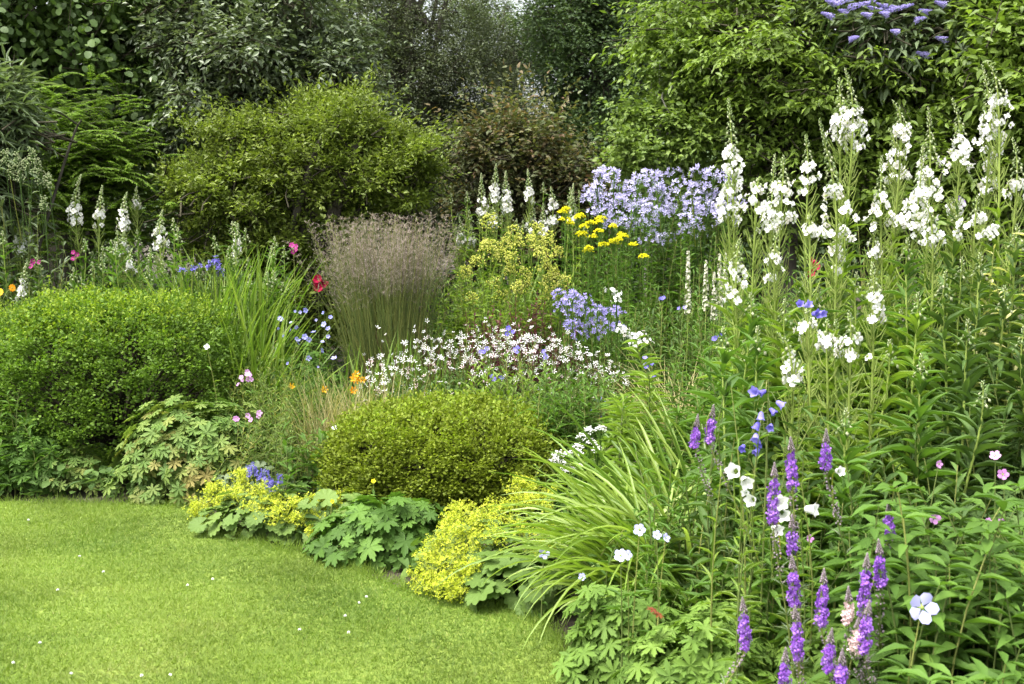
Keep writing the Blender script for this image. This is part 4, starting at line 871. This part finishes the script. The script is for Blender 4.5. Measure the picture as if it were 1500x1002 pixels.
for (px, py) in [(893, 425), (903, 440), (915, 485), (930, 495), (942, 490), (925, 505), (908, 482), (935, 505), (918, 496), (950, 500), (903, 430)]: heads(ph, "flower_head", [W(px, py, 6.6)], bellhead(.035, .03, 12, .022, FL5), [MT["white"], MT["herb"]])
# flat white umbels beside the golden grass
c = W(850, 740, 4.85); um, T, P = leafy_clump("white_umbel_plant", "low plant with flat white umbels between olive box mound and golden grass", "umbellifer", c, .22, .16, .42, 20, 14, .06, .3, LANCE_S, "herb", dome=.2)
for (px, py) in [(833, 668), (845, 664), (852, 642), (862, 633), (880, 630), (846, 657), (822, 680), (836, 690), (825, 692), (850, 684), (866, 650), (875, 660), (818, 668), (812, 676)]: heads(um, "umbel", [W(px, py, 4.75 + U(0, .2))], flathead(.028, .011, 36), [MT["white"], MT["herb"]])

# lone flowers
def lone(name, label, cat, px, py, Y, s, tp, mat, n=1, spread=.0, group=None, face=A(0, -1, .4), jt=.35, leaves="herb"):
    p = W(px, py, Y); r = thing(name, label, cat, (p[0], Y), group); g = G(); bx = p[0] + rng.normal(0, .03)
    L = spline([A(bx, Y, -.02), A(bx * .6 + p[0] * .4, Y, p[2] * .6), p], 12); g.tubes(L, np.linspace(.003, .0014, 12)[None], 5); m = 9
    i = rng.integers(1, 9, m); az = U(0, 6.283, m); g.build("stem", MT["reed_stem"], r)
    g = G(); g.inst(LANCE, L[i], hv(az, .6), UP, U(.04, .08, m), .013); g.build("leaves", MT[leaves], r)
    for k in range(n):
        q = p + rng.normal(0, spread, 3) if n > 1 else p; g = G(); d = nrm(face + rng.normal(0, jt, 3)); g.inst(tp, q[None], d[None], A(.1, .2, 1), s * U(.85, 1.15)); g.inst(BUD, q[None] - d * s * .15, d[None], A(.1, .2, 1), s * .3, None, .5, 1)
        if n > 1: g.tubes(np.stack([p - UP * (.05 + spread), (p + q) / 2 - UP * .02, q])[None], .001, 3, .5, 1)
        g.build("flower", [MT[mat], MT["pod"]], r)
    return r
LILY = flower_tpl(6, .26, 1.1, tip=.5, axis='x')
for px, py, lab in [(427, 568, "single orange lily flower left of the fine grass tuft"), (474, 571, "small orange lily bud low between the two lily groups")]: lone("orange_lily", lab, "lily", px, py, 6.2, .042, LILY, "orange", face=A(.6, -.7, .4))
lone("orange_lily", "cluster of orange lilies beside the starry white flowers", "lily", 522, 560, 6.2, .046, LILY, "orange", 7, .04)
def rose(px, py, Y, lab, n=3, mat="crimson"):
    r = lone("crimson_rose", lab, "rose", px, py, Y, .045 if Y < 6 else .06, flower_tpl(7, .6, .9, axis='x'), mat, n, .03 if Y > 6 else .015)
rose(466, 414, 7.9, "crimson rose cluster left of the brown plumed grass", 5); rose(1188, 384, 5.4, "crimson bloom seen behind the white spires", 2); rose(1187, 400, 5.4, "lower crimson bloom seen behind the white spires", 2); rose(1405, 295, 5.6, "purple bloom seen behind the right white spires", 3, "violet")
for px, py, lab in [(55, 388, "magenta flower among leafy stems above the large box mound"), (110, 375, "pinker magenta flower above the large box mound's crown"), (430, 365, "faint magenta flower by the azalea's foot")]: lone("magenta_flower", lab, "flower", px, py, 7.2, .035, FL5, "magenta", 4, .02)
lone("yellow_daisy", "orange yellow flowers at the photo's left edge above the box mound", "flower", 1, 424, 6.9, .05, flower_tpl(9, .3, .1, axis='x'), "orange", 5, .04)
lone("pink_stock", "pink and mauve flower cluster beside the large box mound", "flower", 364, 550, 6.0, .03, FL5, "pink", 9, .025)
for px, py, lab in [(350, 613, "tiny mauve flower left of a pair over the feathery clump"), (364, 613, "tiny pink flower over the feathery clump"), (382, 611, "tiny mauve flower nearest the fine grass tuft")]: lone("tiny_pink_flower", lab, "flower", px, py, 5.7, .03, FL5, "pink", 2, .01)
lone("white_daisy", "small white daisy before the fine grass tuft", "daisy", 491, 627, 5.6, .045, flower_tpl(12, .22, .05, axis='x'), "white", face=A(0, -.3, 1))
lone("white_flower", "single white flower floating at the large box mound's side", "flower", 303, 508, 5.95, .032, FL4, "white")
for px, py, lab in [(744, 487, "violet flower pair over the starry white flowers"), (713, 511, "small violet flower at the left of the starry flowers"), (760, 511, "violet flower in the middle of the starry flowers"), (801, 520, "violet flower at the starry flowers' front"), (729, 553, "violet flower low before the starry flowers"), (877, 582, "blue flower pair left of the lily shoots"), (872, 606, "blue flower lower left of the lily shoots"), (945, 530, "violet flower near the tan wispy grass"), (970, 443, "lilac flower by the cream spires"), (1000, 452, "small blue flower beside the fullest cream spire"), (955, 538, "blue flower against the tan wispy grass"), (1050, 497, "blue flower under the cream spires")]:
    lone("violet_flower", lab, "flower", px, py, 6.15 if py > 470 else 6.9, .03, FL5, "blue_violet", 3, .018)
c = W(316, 400, 7.0); ag = thing("blue_agapanthus", "small blue flower cluster rising from the rushy green clump", "agapanthus", c[:2]); g = G()
for px, py in [(312, 384), (318, 388), (322, 396), (309, 392), (322, 402), (316, 380), (282, 395), (290, 390), (268, 398)]:
    p = W(px, py, 7.0); g.tubes(spline([A(p[0] * .4 + c[0] * .6, 7.1, 0), p - UP * .3, p], 8), .002, 4); heads(ag, "flower_head", [p], bellhead(.022, .022, 6, .026), [MT["blue_violet"], MT["herb"]])
g.build("stems", MT["reed_stem"], ag)
# silver plumes at the far left
c = W(35, 320, 7.35); cp, T, P = leafy_clump("silver_plumed_perennial", "tall grey green perennial with feathery silver plumes at the photo's left edge", "perennial", c, .3, .22, 1.52, 16, 24, .14, .24, LANCE, "leaf_willow", t0=.2, dome=.2)
for (px, py) in [(25, 232), (47, 224), (60, 258), (72, 262), (15, 248), (66, 295), (30, 255), (40, 240), (8, 225), (55, 240), (-20, 240)]: heads(cp, "flower_plume", [W(px, py + 4, 7.2)], fluff(.035, .10, 70, .010), [MT["bud"], MT["herb_dark"]])

# ------------------------------------------------------------ front edge of the bed
c = W(292, 690, 5.75); leaf_mound("palmate_geranium", "pale yellow green geranium mound with cut leaves beside the large box mound", "geranium", c, .46, .36, .50, 900, PALM_CUT, .095, "geranium_leaf", seed=7, inner=.6)
c = W(40, 700, 5.85); leaf_mound("palmate_geranium", "darker cut leaved geranium in front of the large box mound", "geranium", c, .36, .26, .40, 420, PALM_CUT, .09, "herb", seed=8, inner=.6)
c = W(110, 720, 5.78); leaf_mound("palmate_geranium", "small autumn tinted geranium at the large box mound's foot", "geranium", c, .26, .14, .24, 160, PALM_CUT, .08, "geranium_leaf", seed=9, inner=.6)
c = W(25, 690, 5.75); leafy_clump("leafy_perennial", "upright lance leaved shoots before the large box mound", "perennial", c, .28, .14, .46, 16, 18, .10, .22, LANCE, "herb", t0=.2)
c = W(-110, 700, 5.8); leaf_mound("palmate_geranium", "geranium mound beyond the photo's edge by the box mound", "geranium", c, .4, .3, .42, 300, PALM_CUT, .12, "herb", seed=10, inner=.6)
c = W(380, 670, 5.5); leaf_mound("columbine", "low plant with blue green rounded leaflets behind the first lady's mantle", "columbine", c, .25, .2, .24, 180, SCALLOP, .055, "leaf_willow", seed=11)

def mantle(label, c, rx, ry, h, nleaf, sprays_, fs=1.0, seed=1, ls=.10):
    root, P = leaf_mound("ladys_mantle", label, "lady's mantle", c, rx, ry, h, nleaf, SCALLOP, ls, "mantle_leaf", up=.8, seed=seed, group="lady's mantle along the lawn edge", inner=.55)
    for (px, py, Y, R) in sprays_:
        p = W(px, py, Y); g = G(); n = 11; sub = p + jit(n, 1) * A(R, R * .8, R * .6) * .62
        m = int(24 * fs); Q = (sub[:, None] + rng.normal(0, R * .30, (n, m, 3))).reshape(-1, 3)
        g.inst(TINY, Q, UP * .6 + jit(len(Q), .7) - A(0, .4, 0), A(.2, .3, 1), .0112 * U(.6, 1.35, len(Q)))
        b = p - UP * (R + .10) + A(0, .06, 0); b[2] = max(b[2], .01)
        g.tubes(np.stack([np.repeat(b[None], n, 0), (b + sub) / 2 + jit(n, .012), sub], 1), .0014, 3, None, 1)
        k = rng.permutation(len(Q))[:n * 6]; g.tubes(np.stack([sub[k // m], (sub[k // m] + Q[k]) / 2 + jit(len(k), .004), Q[k]], 1), .0008, 3, None, 1)
        g.build("flower_spray", [MT["chartreuse"], MT["pod"]], root)
    return root
c = W(400, 768, 5.05); mantle("lady's mantle with sparse yellow sprays spreading left toward the geranium", c, .36, .24, .20, 170, [(290, 735, 5.2, .06), (288, 748, 5.15, .03), (312, 718, 5.25, .045), (325, 740, 5.15, .04), (345, 710, 5.25, .06), (360, 725, 5.1, .06), (378, 740, 5.0, .06), (398, 735, 5.0, .05), (415, 745, 4.95, .06), (428, 738, 5.0, .05), (355, 695, 5.3, .035), (440, 760, 4.9, .04), (385, 720, 5.1, .05), (335, 728, 5.15, .045), (405, 752, 4.9, .05)], seed=21, ls=.09)
c = W(475, 765, 4.98); mantle("lady's mantle clump with yellow sprays touching the olive box mound", c, .24, .2, .20, 70, [(462, 735, 5.0, .045), (470, 750, 4.95, .05), (455, 758, 4.9, .04), (485, 742, 5.0, .045), (460, 775, 4.85, .035), (495, 755, 4.95, .04), (478, 728, 5.05, .04)], seed=22)
c = W(705, 825, 4.38); mantle("lady's mantle with the largest frothy yellow sprays before the olive box mound", c, .34, .24, .27, 120, [(640, 830, 4.2, .07), (655, 848, 4.12, .06), (635, 855, 4.1, .05), (665, 810, 4.22, .06), (650, 795, 4.25, .06), (680, 780, 4.3, .06), (660, 765, 4.38, .05), (700, 760, 4.4, .06), (725, 752, 4.45, .06), (740, 765, 4.4, .055), (720, 780, 4.3, .055), (695, 795, 4.25, .05), (745, 745, 4.5, .05), (760, 780, 4.35, .05), (690, 830, 4.15, .04), (625, 845, 4.15, .045), (670, 858, 4.08, .05), (675, 745, 4.5, .04), (780, 715, 4.6, .045), (770, 735, 4.5, .045), (795, 730, 4.5, .04), (760, 708, 4.6, .035), (700, 775, 4.35, .05), (640, 810, 4.25, .05)], 1.15, 23, .095)
c = W(770, 860, 4.15); mantle("lady's mantle showing broad scalloped leaves left of the golden grass", c, .28, .2, .22, 80, [(790, 800, 4.2, .035), (800, 770, 4.35, .035)], seed=24, ls=.125)
c = W(565, 800, 4.72); leaf_mound("geranium_patch", "mid green rounded lobed leaves between two lady's mantles below the olive box mound", "geranium", c, .34, .22, .26, 240, PALM, .115, "herb", seed=25, inner=.6)
c = W(520, 770, 4.95); leaf_mound("geranium_patch", "smaller yellowing lobed leaves beside the first lady's mantle", "geranium", c, .18, .14, .16, 80, PALM, .085, "geranium_leaf", seed=26)
for px, py, lab in [(527, 732, "tiny yellow flower against the olive box mound's foot"), (547, 705, "tiny yellow flower higher on the olive box mound"), (562, 781, "tiny yellow flower over the lobed geranium leaves"), (487, 734, "tiny yellow flower by the lady's mantle sprays")]: lone("buttercup", lab, "buttercup", px, py, 4.85, .024, FL5, "yellow")
c = W(392, 715, 5.15); nb_ = thing("blue_catmint", "small violet blue flower spikes behind the first lady's mantle", "catmint", c[:2])
for (px, py) in [(372, 688), (380, 695), (385, 703), (392, 708), (398, 712), (390, 698), (404, 716), (410, 704), (365, 692)]:
    p = W(px, py, 5.15); g = G(); m = 40; t = U(0, 1, m); d = hv(U(0, 6.283, m), .3); g.inst(TINY, p + UP * (.06 * (t - .5))[:, None] + d * .012, d, UP, .012, None, None, 0); g.tubes(spline([A(p[0] + rng.normal(0, .03), 5.2, 0), p - UP * .1, p + UP * .03], 6), .0018, 4, None, 1); g.build("flower_spike", [MT["blue_violet"], MT["herb"]], nb_)

# arching golden green grass, the biggest thing at the front
strap_clump("arching_grass", "large fountain of arching golden green strap leaves at the lawn's corner", "grass clump", W(965, 860, 3.95), .20, .18, 270, .74, .019, 1.2, 1.8, "strap_gold", face=3.0, k=12)
strap_clump("upright_strap_clump", "upright bright strap leaves at the back of the golden fountain", "daylily", W(1000, 850, 4.25), .24, .15, 80, .82, .026, 1.30, 1.1, "strap", face=2.6, k=10)
strap_clump("upright_strap_clump", "few wide green blades right of the golden fountain", "daylily", W(1060, 900, 3.6), .12, .1, 26, .62, .024, 1.25, 1.0, "strap", face=2.4, k=10)
c = W(1000, 860, 3.7); leafy_clump("leafy_perennial", "dark lance leaved clump behind the foreground geranium", "perennial", c, .25, .2, .62, 34, 22, .09, .2, LANCE, "herb", t0=.15)

# foreground geranium foliage
for (px, Y, rx, h, n, lab) in [(930, 3.42, .26, .34, 420, "cut leaved geranium at the lawn's corner under the golden grass"), (1045, 3.1, .30, .36, 560, "cut leaved geranium in front with a reddened leaf"), (1160, 2.75, .30, .30, 520, "cut leaved geranium nearest the camera under the purple toadflax"), (1010, 2.75, .24, .20, 340, "lowest cut leaved geranium at the photo's bottom edge"), (1250, 2.95, .28, .42, 420, "cut leaved geranium between toadflax and phlox shoots"), (1090, 3.4, .25, .40, 360, "cut leaved geranium behind the front toadflax")]:
    c = W(px, 950, Y); gr_, P = leaf_mound("foreground_geranium", lab, "geranium", c, rx, rx * .8, h, n, PALM_CUT, .088, "geranium_fresh", seed=int(px), inner=.55, group="cut leaved geraniums in front")
    if px == 1045:
        for q, mt in (((957, 893), "red_leaf"), ((985, 924), "geranium_leaf"), ((965, 900), "red_leaf")):
            g = G(); g.inst(PALM_CUT, W(*q, 2.85)[None], A(-1, -.3, .3)[None], A(.5, -.1, 1), .034); g.build("leaf", MT[mt], gr_, label="reddened old leaf" if mt == "red_leaf" else "yellowed old leaf")
PB = "pale blue geranium flowers"
for px, py, s, Y, lab in [(937, 776, .045, 3.2, "pale blue geranium flower highest in the golden grass"), (909, 814, .04, 3.2, "pale blue geranium flower low in the golden grass"), (919, 813, .03, 3.22, "smaller pale blue flower touching its low neighbour"), (962, 784, .03, 3.2, "pale blue half open flower right of the highest one"), (975, 788, .03, 3.2, "pale blue flower at the right end of its group"), (797, 810, .05, 3.9, "pale blue flower alone before the scalloped leaves"), (853, 845, .025, 3.6, "faint pale blue flower under the golden blades"), (1350, 890, .068, 2.45, "large pale lilac open geranium flower before the phlox shoots")]:
    lone("pale_geranium_flower", lab, "geranium flower", px, py, Y, s, FL5, "pale_blue", group=PB, jt=.25)
PG = "pink geranium flowers at the right"
c = W(1490, 720, 3.5); leaf_mound("pink_geranium", "dark leaved geranium under the white spires at the photo's right edge", "geranium", c, .5, .3, .74, 420, PALM_CUT, .10, "herb_dark", seed=31)
for px, py, s, lab in [(1469, 695, .036, "brightest pink geranium flower before the dark stems"), (1458, 668, .03, "mauve geranium flower above the brightest pink one"), (1467, 765, .026, "pink flower right above the phlox shoots"), (1474, 770, .026, "pink flower joined to the one above the phlox shoots"), (1448, 764, .026, "small pink flower left of the joined pair"), (1368, 758, .036, "mauve pink flower above the middle phlox shoots"), (1375, 680, .026, "small mauve flower in the shade of the stems"), (1497, 795, .03, "pink flower cut by the photo's right edge"), (1186, 789, .022, "small pink flower among the toadflax"), (848, 719, .03, "magenta geranium flower behind the golden grass")]:
    lone("pink_geranium_flower", lab, "geranium flower", px, py, 3.15 if px > 1000 else 4.4, s, FL5, "pink" if px > 900 else "magenta", group=PG, jt=.3)

# phlox shoots at the lower right
for (px, Y, rx, h, n, lab) in [(1400, 2.72, .26, .70, 26, "lush phlox shoots not yet in flower at the lower right"), (1500, 2.85, .24, .66, 20, "phlox shoots not yet in flower at the photo's right edge"), (1330, 3.05, .26, .64, 20, "phlox shoots not yet in flower behind the large pale geranium flower"), (1440, 2.4, .22, .46, 16, "lowest phlox shoots at the photo's bottom right corner"), (1570, 2.6, .25, .7, 18, "phlox shoots beyond the photo's right edge"), (1440, 3.2, .3, .62, 20, "phlox shoots below the dark willowherb stems")]:
    c = W(px, 850, Y); leafy_clump("phlox_clump", lab, "phlox", c, rx, rx * .8, h, int(n * 1.3), 26, .12, .34, LANCE, "herb", t0=.12, dome=.12, el=.15, pairs=True, taper=.35, r0=.0045, group="phlox shoots at the lower right", jt=.15)
c = W(1130, 760, 3.55); leafy_clump("broad_leaved_perennial", "dark green broad leaved clump behind the blue bells", "perennial", c, .36, .25, .85, 30, 18, .13, .26, LANCE, "herb_dark", t0=.1, dome=.2)
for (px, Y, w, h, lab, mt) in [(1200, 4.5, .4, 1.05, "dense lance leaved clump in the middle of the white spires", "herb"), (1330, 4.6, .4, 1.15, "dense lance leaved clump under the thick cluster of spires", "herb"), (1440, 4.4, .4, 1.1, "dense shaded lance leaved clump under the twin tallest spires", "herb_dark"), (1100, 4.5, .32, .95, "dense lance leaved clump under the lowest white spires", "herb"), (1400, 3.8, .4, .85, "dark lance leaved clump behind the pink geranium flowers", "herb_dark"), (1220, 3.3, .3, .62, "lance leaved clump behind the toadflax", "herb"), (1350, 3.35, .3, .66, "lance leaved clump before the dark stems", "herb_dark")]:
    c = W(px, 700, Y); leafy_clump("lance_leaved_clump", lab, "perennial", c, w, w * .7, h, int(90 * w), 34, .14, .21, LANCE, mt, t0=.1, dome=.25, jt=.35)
c = W(1290, 760, 3.7); leafy_clump("broad_leaved_perennial", "dark leafy clump under the nearest white spires", "perennial", c, .5, .25, .78, 40, 18, .12, .22, LANCE, "herb_dark", t0=.1, dome=.2)
strap_clump("curling_blades", "few curling pale blades at the photo's bottom right corner", "grass", W(1440, 990, 2.3), .06, .05, 9, .42, .012, 1.25, 2.4, "strap", k=12)
# variegated leaves at the photo's right edge
c = W(1492, 380, 4.0); leafy_clump("variegated_shrub", "cream variegated narrow leaves at the photo's right edge", "shrub", c, .12, .12, 1.42, 7, 18, .09, .2, LANCE, "variegated", t0=.55, dome=.15)

# blue and white bellflowers in front
bbl = thing("blue_bellflower", "slender stem of hanging blue violet bells left of the nearest white spires", "bellflower", W(1115, 700, 3.15)[:2]); g = G(); g.tubes(spline([A(W(1120, 700, 3.15)[0], 3.15, -.02), W(1122, 700, 3.15), W(1126, 555, 3.15)], 14), np.linspace(.004, .0015, 14)[None], 5)
for px, py, s in [(1111, 575, .04), (1137, 588, .035), (1115, 603, .035), (1112, 618, .035), (1130, 622, .03), (1108, 635, .035), (1111, 645, .03), (1090, 652, .03), (1112, 657, .03), (1122, 572, .03), (1128, 598, .03)]:
    p = W(px, py, 3.12); h_ = W(1124, py - 14, 3.15); g.tubes(spline([h_, (h_ + p) / 2 + UP * .012, p], 5), .0012, 4); b_ = G(); d = nrm(A((px - 1122) * .02, -.5, -.35) + rng.normal(0, .2, 3)); b_.inst(BELL, p[None], d[None], A(.1, .2, 1), s * .8); b_.build("bell", MT["blue_violet"], bbl)
g.build("stem", MT["reed_stem"], bbl)
lone("blue_bellflower", "small blue bells above the low wide white spire", "bellflower", 1181, 460, 3.7, .03, BELL, "blue_violet", 4, .02)
wb, T, P = leafy_clump("white_bellflower", "peach leaved bellflower with large open white bells among the toadflax", "bellflower", W(1115, 800, 2.95), .16, .1, .78, 9, 26, .08, .14, LANCE, "herb_light", dome=.15, t0=.1)
for px, py, s, f in [(1076, 690, .055, A(-.5, -1, .3)), (1091, 704, .05, A(.2, -1, -.2)), (1102, 732, .045, A(-.6, -.8, .1)), (1140, 735, .055, A(.2, -1, .2)), (1186, 746, .05, A(.8, -.6, .1)), (1146, 752, .05, A(-.1, -1, 0)), (1136, 774, .045, A(.3, -1, -.1)), (1228, 690, .035, A(.3, -.8, .2)), (1094, 722, .03, A(-.7, -.4, .3))]:
    p = W(px, py, 2.85); g = G(); d = nrm(f); g.inst(BELL, p[None] - d * s * .3, d[None], A(.1, .2, 1), s * .76); e = p - d * s * .3; g.tubes(spline([e + A(.01, .03, -.14), e + A(0, .03, -.03), e], 6), .0018, 4, None, 1); g.inst(BUD, (e - d * .004)[None], d[None], UP, .018, .014, None, 1); g.build("bell", [MT["white"], MT["herb_light"]], wb)

# purple toadflax
def toadflax(x, y0, y1, Y, label, mat="violet", lean=0.0, s=1.0):
    lean = lean * 3 + rng.normal(0, .05)
    a, b = W(x, y0, Y), W(x - lean * 20 + rng.normal(0, 2.5), y1, Y); Tp = a + (a - b) / np.linalg.norm(a - b) * .042; r = thing("purple_toadflax" if mat == "violet" else "pale_toadflax", label, "toadflax", (a[0] + lean, Y), "toadflax spikes in front")
    L = spline([A(a[0] + lean, Y + .05, -.02), A(a[0] + lean * .55, Y + .03, b[2] * .55), b, Tp], 26); g = G(); g.tubes(L, np.linspace(.003, .0009, 26)[None], 5); g.build("stem", MT["reed_stem"], r)
    Ln = np.linalg.norm(a - b); n = int(850 * Ln) + 16; t = np.sort(U(0, 1, n)); t = t[np.sin(t * U(9, 22) + U(0, 6)) > -.9]; n = len(t); az = U(0, 6.283, n); d = hv(az, .25); P = b + (a - b) * t[:, None] + d * (.0125 * np.interp(t, [0, .15, .8, 1], [.8, 1, .85, .4]) * s * U(.6, 1.25, n))[:, None]
    g = G(); g.inst(TINY, P, d + UP * .2 + jit(n, .35), UP, .0140 * s * U(.6, 1.25, n)); g.inst(TINY, P - UP * .004, d - UP * .5, UP, .0105 * s); g.inst(NEEDLE, P - d * .004, -UP + d * .3, d, .010, .003); g.build("flowers", MT[mat], r)
    g = G(); n = 46; t = np.linspace(0, 1, n); d = hv(np.arange(n) * 2.4, .9); g.inst(BUD, a + (Tp - a) * t[:, None] + d * (.0045 * (1 - t))[:, None], d + UP * (.5 + t[:, None] * 2), UP, .009 * (1.15 - .6 * t), .0026); g.build("buds", MT["grey_bud"], r); g = G()
    n = 54; t = U(0, 1, n); q0 = L[18 if len(L) > 18 else -4]; lo = b - (b - L[9]) / np.linalg.norm(b - L[9]) * .17; d = hv(U(0, 6.283, n), .5); g.inst(BUD, b + (lo - b) * t[:, None] + d * .006, d, UP, .007, .006); g.build("seed_heads", MT["grey_bud"], r)
    g = G(); n = 44; i = rng.integers(1, 14, n); e = hv(U(0, 6.283, n), U(.3, 1, n)); g.inst(LANCE_S, L[i], e, UP, U(.025, .045, n), .005); g.build("leaves", MT["leaf_willow"], r)
for x, y0, y1, Y, ln, lab in [(1020, 628, 654, 3.2, .12, "toadflax spike small and short, standing left of its twin at the golden grass"), (1043, 614, 648, 3.2, .10, "toadflax spike with stout short head, right one of the twins at the golden grass"),
        (1159, 664, 720, 2.8, .05, "toadflax spike with long grey tip, highest among the white bells"), (1134, 702, 768, 2.75, .04, "toadflax spike in front of the white bells, with long reddish tip"), (1160, 778, 810, 2.8, .03, "toadflax spike short and faded below the white bells"),
        (1161, 838, 890, 2.6, .02, "toadflax spike with bright thick head left of the phlox, in line under the white bells"), (1166, 912, 966, 2.55, .05, "toadflax spike leaning, directly under the bright thick one"), (1089, 900, 950, 2.6, -.05, "toadflax spike standing alone over the foreground geranium leaves"),
        (1150, 974, 1004, 2.5, 0, "toadflax spike cut by the photo's bottom edge, left one"), (1210, 652, 686, 2.85, .03, "toadflax spike with neat short head before the willowherb leaves"), (1302, 758, 790, 2.8, -.02, "toadflax spike faded and short before the phlox shoots"),
        (1288, 815, 858, 2.6, .0, "toadflax spike right one of the tall pair before the phlox"), (1269, 836, 902, 2.55, .02, "toadflax spike longest of all, left one of the tall pair before the phlox"), (1271, 905, 955, 2.5, .03, "toadflax spike under the longest one"),
        (1206, 858, 920, 2.6, .05, "toadflax spike slim with gappy flowers left of the pale pink spike"), (1216, 946, 982, 2.5, .04, "toadflax spike low under the slim gappy one"), (1233, 976, 1006, 2.45, .0, "toadflax spike cut by the photo's bottom edge, right one")]:
    toadflax(x, y0, y1, Y, lab, lean=ln)
toadflax(1243, 884, 914, 2.6, "pale pink toadflax spike between the purple ones", "pale_pink", .02); toadflax(1256, 925, 958, 2.55, "whitish pink toadflax spike under the pale pink one", "pale_pink", .01)

# white clover heads in the lawn
for px, py in [(152, 845), (117, 822), (312, 856), (85, 872), (439, 931), (506, 910), (537, 882), (20, 980), (105, 996), (208, 999), (250, 998), (59, 950), (511, 935), (526, 891), (42, 768), (275, 865)]:
    p = gnd(px, py); P = A(p[0], p[1], .03); g = G(); P[2] = .022; d = sph(26, -.3); g.inst(BUD, P + d * .002, d, A(.1, .2, 1), .0045, .0024); g.tubes(np.stack([P - UP * .03, P - UP * .012, P])[None], .0008, 3, .5, 1)
    tag(g.build("clover_flower", [MT["white"], MT["herb"]]), "tiny white clover head in the mown lawn", "clover", "white clover heads in the lawn")

# the border goes on a little way past both sides of the photograph
for (px, Y, w, h, lab, mt) in [(1680, 4.6, .55, 1.15, "tall lance leaved clump past the white spires beyond the photo's right edge", "herb"), (1790, 5.6, .6, 1.2, "tall dark lance leaved clump past the viburnum beyond the photo's right edge", "herb_dark"), (1750, 3.4, .45, .75, "lance leaved clump past the phlox shoots beyond the photo's right edge", "herb"), (1950, 4.2, .55, .9, "mid green lance leaved clump farthest beyond the photo's right edge", "herb_light"), (2000, 2.9, .45, .6, "low lance leaved clump farthest beyond the photo's right edge", "herb_dark"), (-190, 7.0, .6, .9, "lance leaved clump behind the geranium beyond the photo's left edge", "herb"), (-330, 6.5, .6, .7, "low lance leaved clump farthest beyond the photo's left edge", "herb_dark")]:
    c = W(px, 700, Y); leafy_clump("lance_leaved_clump", lab, "perennial", c, w, w * .7, h, int(80 * w), 34, .14, .21, LANCE, mt, t0=.1, dome=.3, jt=.35)
# low ground cover under everything in the bed
g = G(); n = 26000; P = np.c_[U(-5, 4.5, n), U(2.0, 12.5, n), np.zeros(n)]; P = P[~in_lawn(P)]; P = P[~in_lawn(P + A(-.06, -.06, 0))]; n = len(P); P[:, 2] = U(0, .12, n) + .05 * lumps(P, 3, 4)
P[:, 2] = np.maximum(P[:, 2], 0); g.inst(OVATE, P, hv(U(0, 6.283, n), U(-.1, .8, n)), UP + jit(n, .3), U(.05, .10, n), U(.025, .05, n)); tag(g.build("ground_cover", MT["herb_dark"]), "low green leaves covering the soil between the plants", None, None, "stuff")
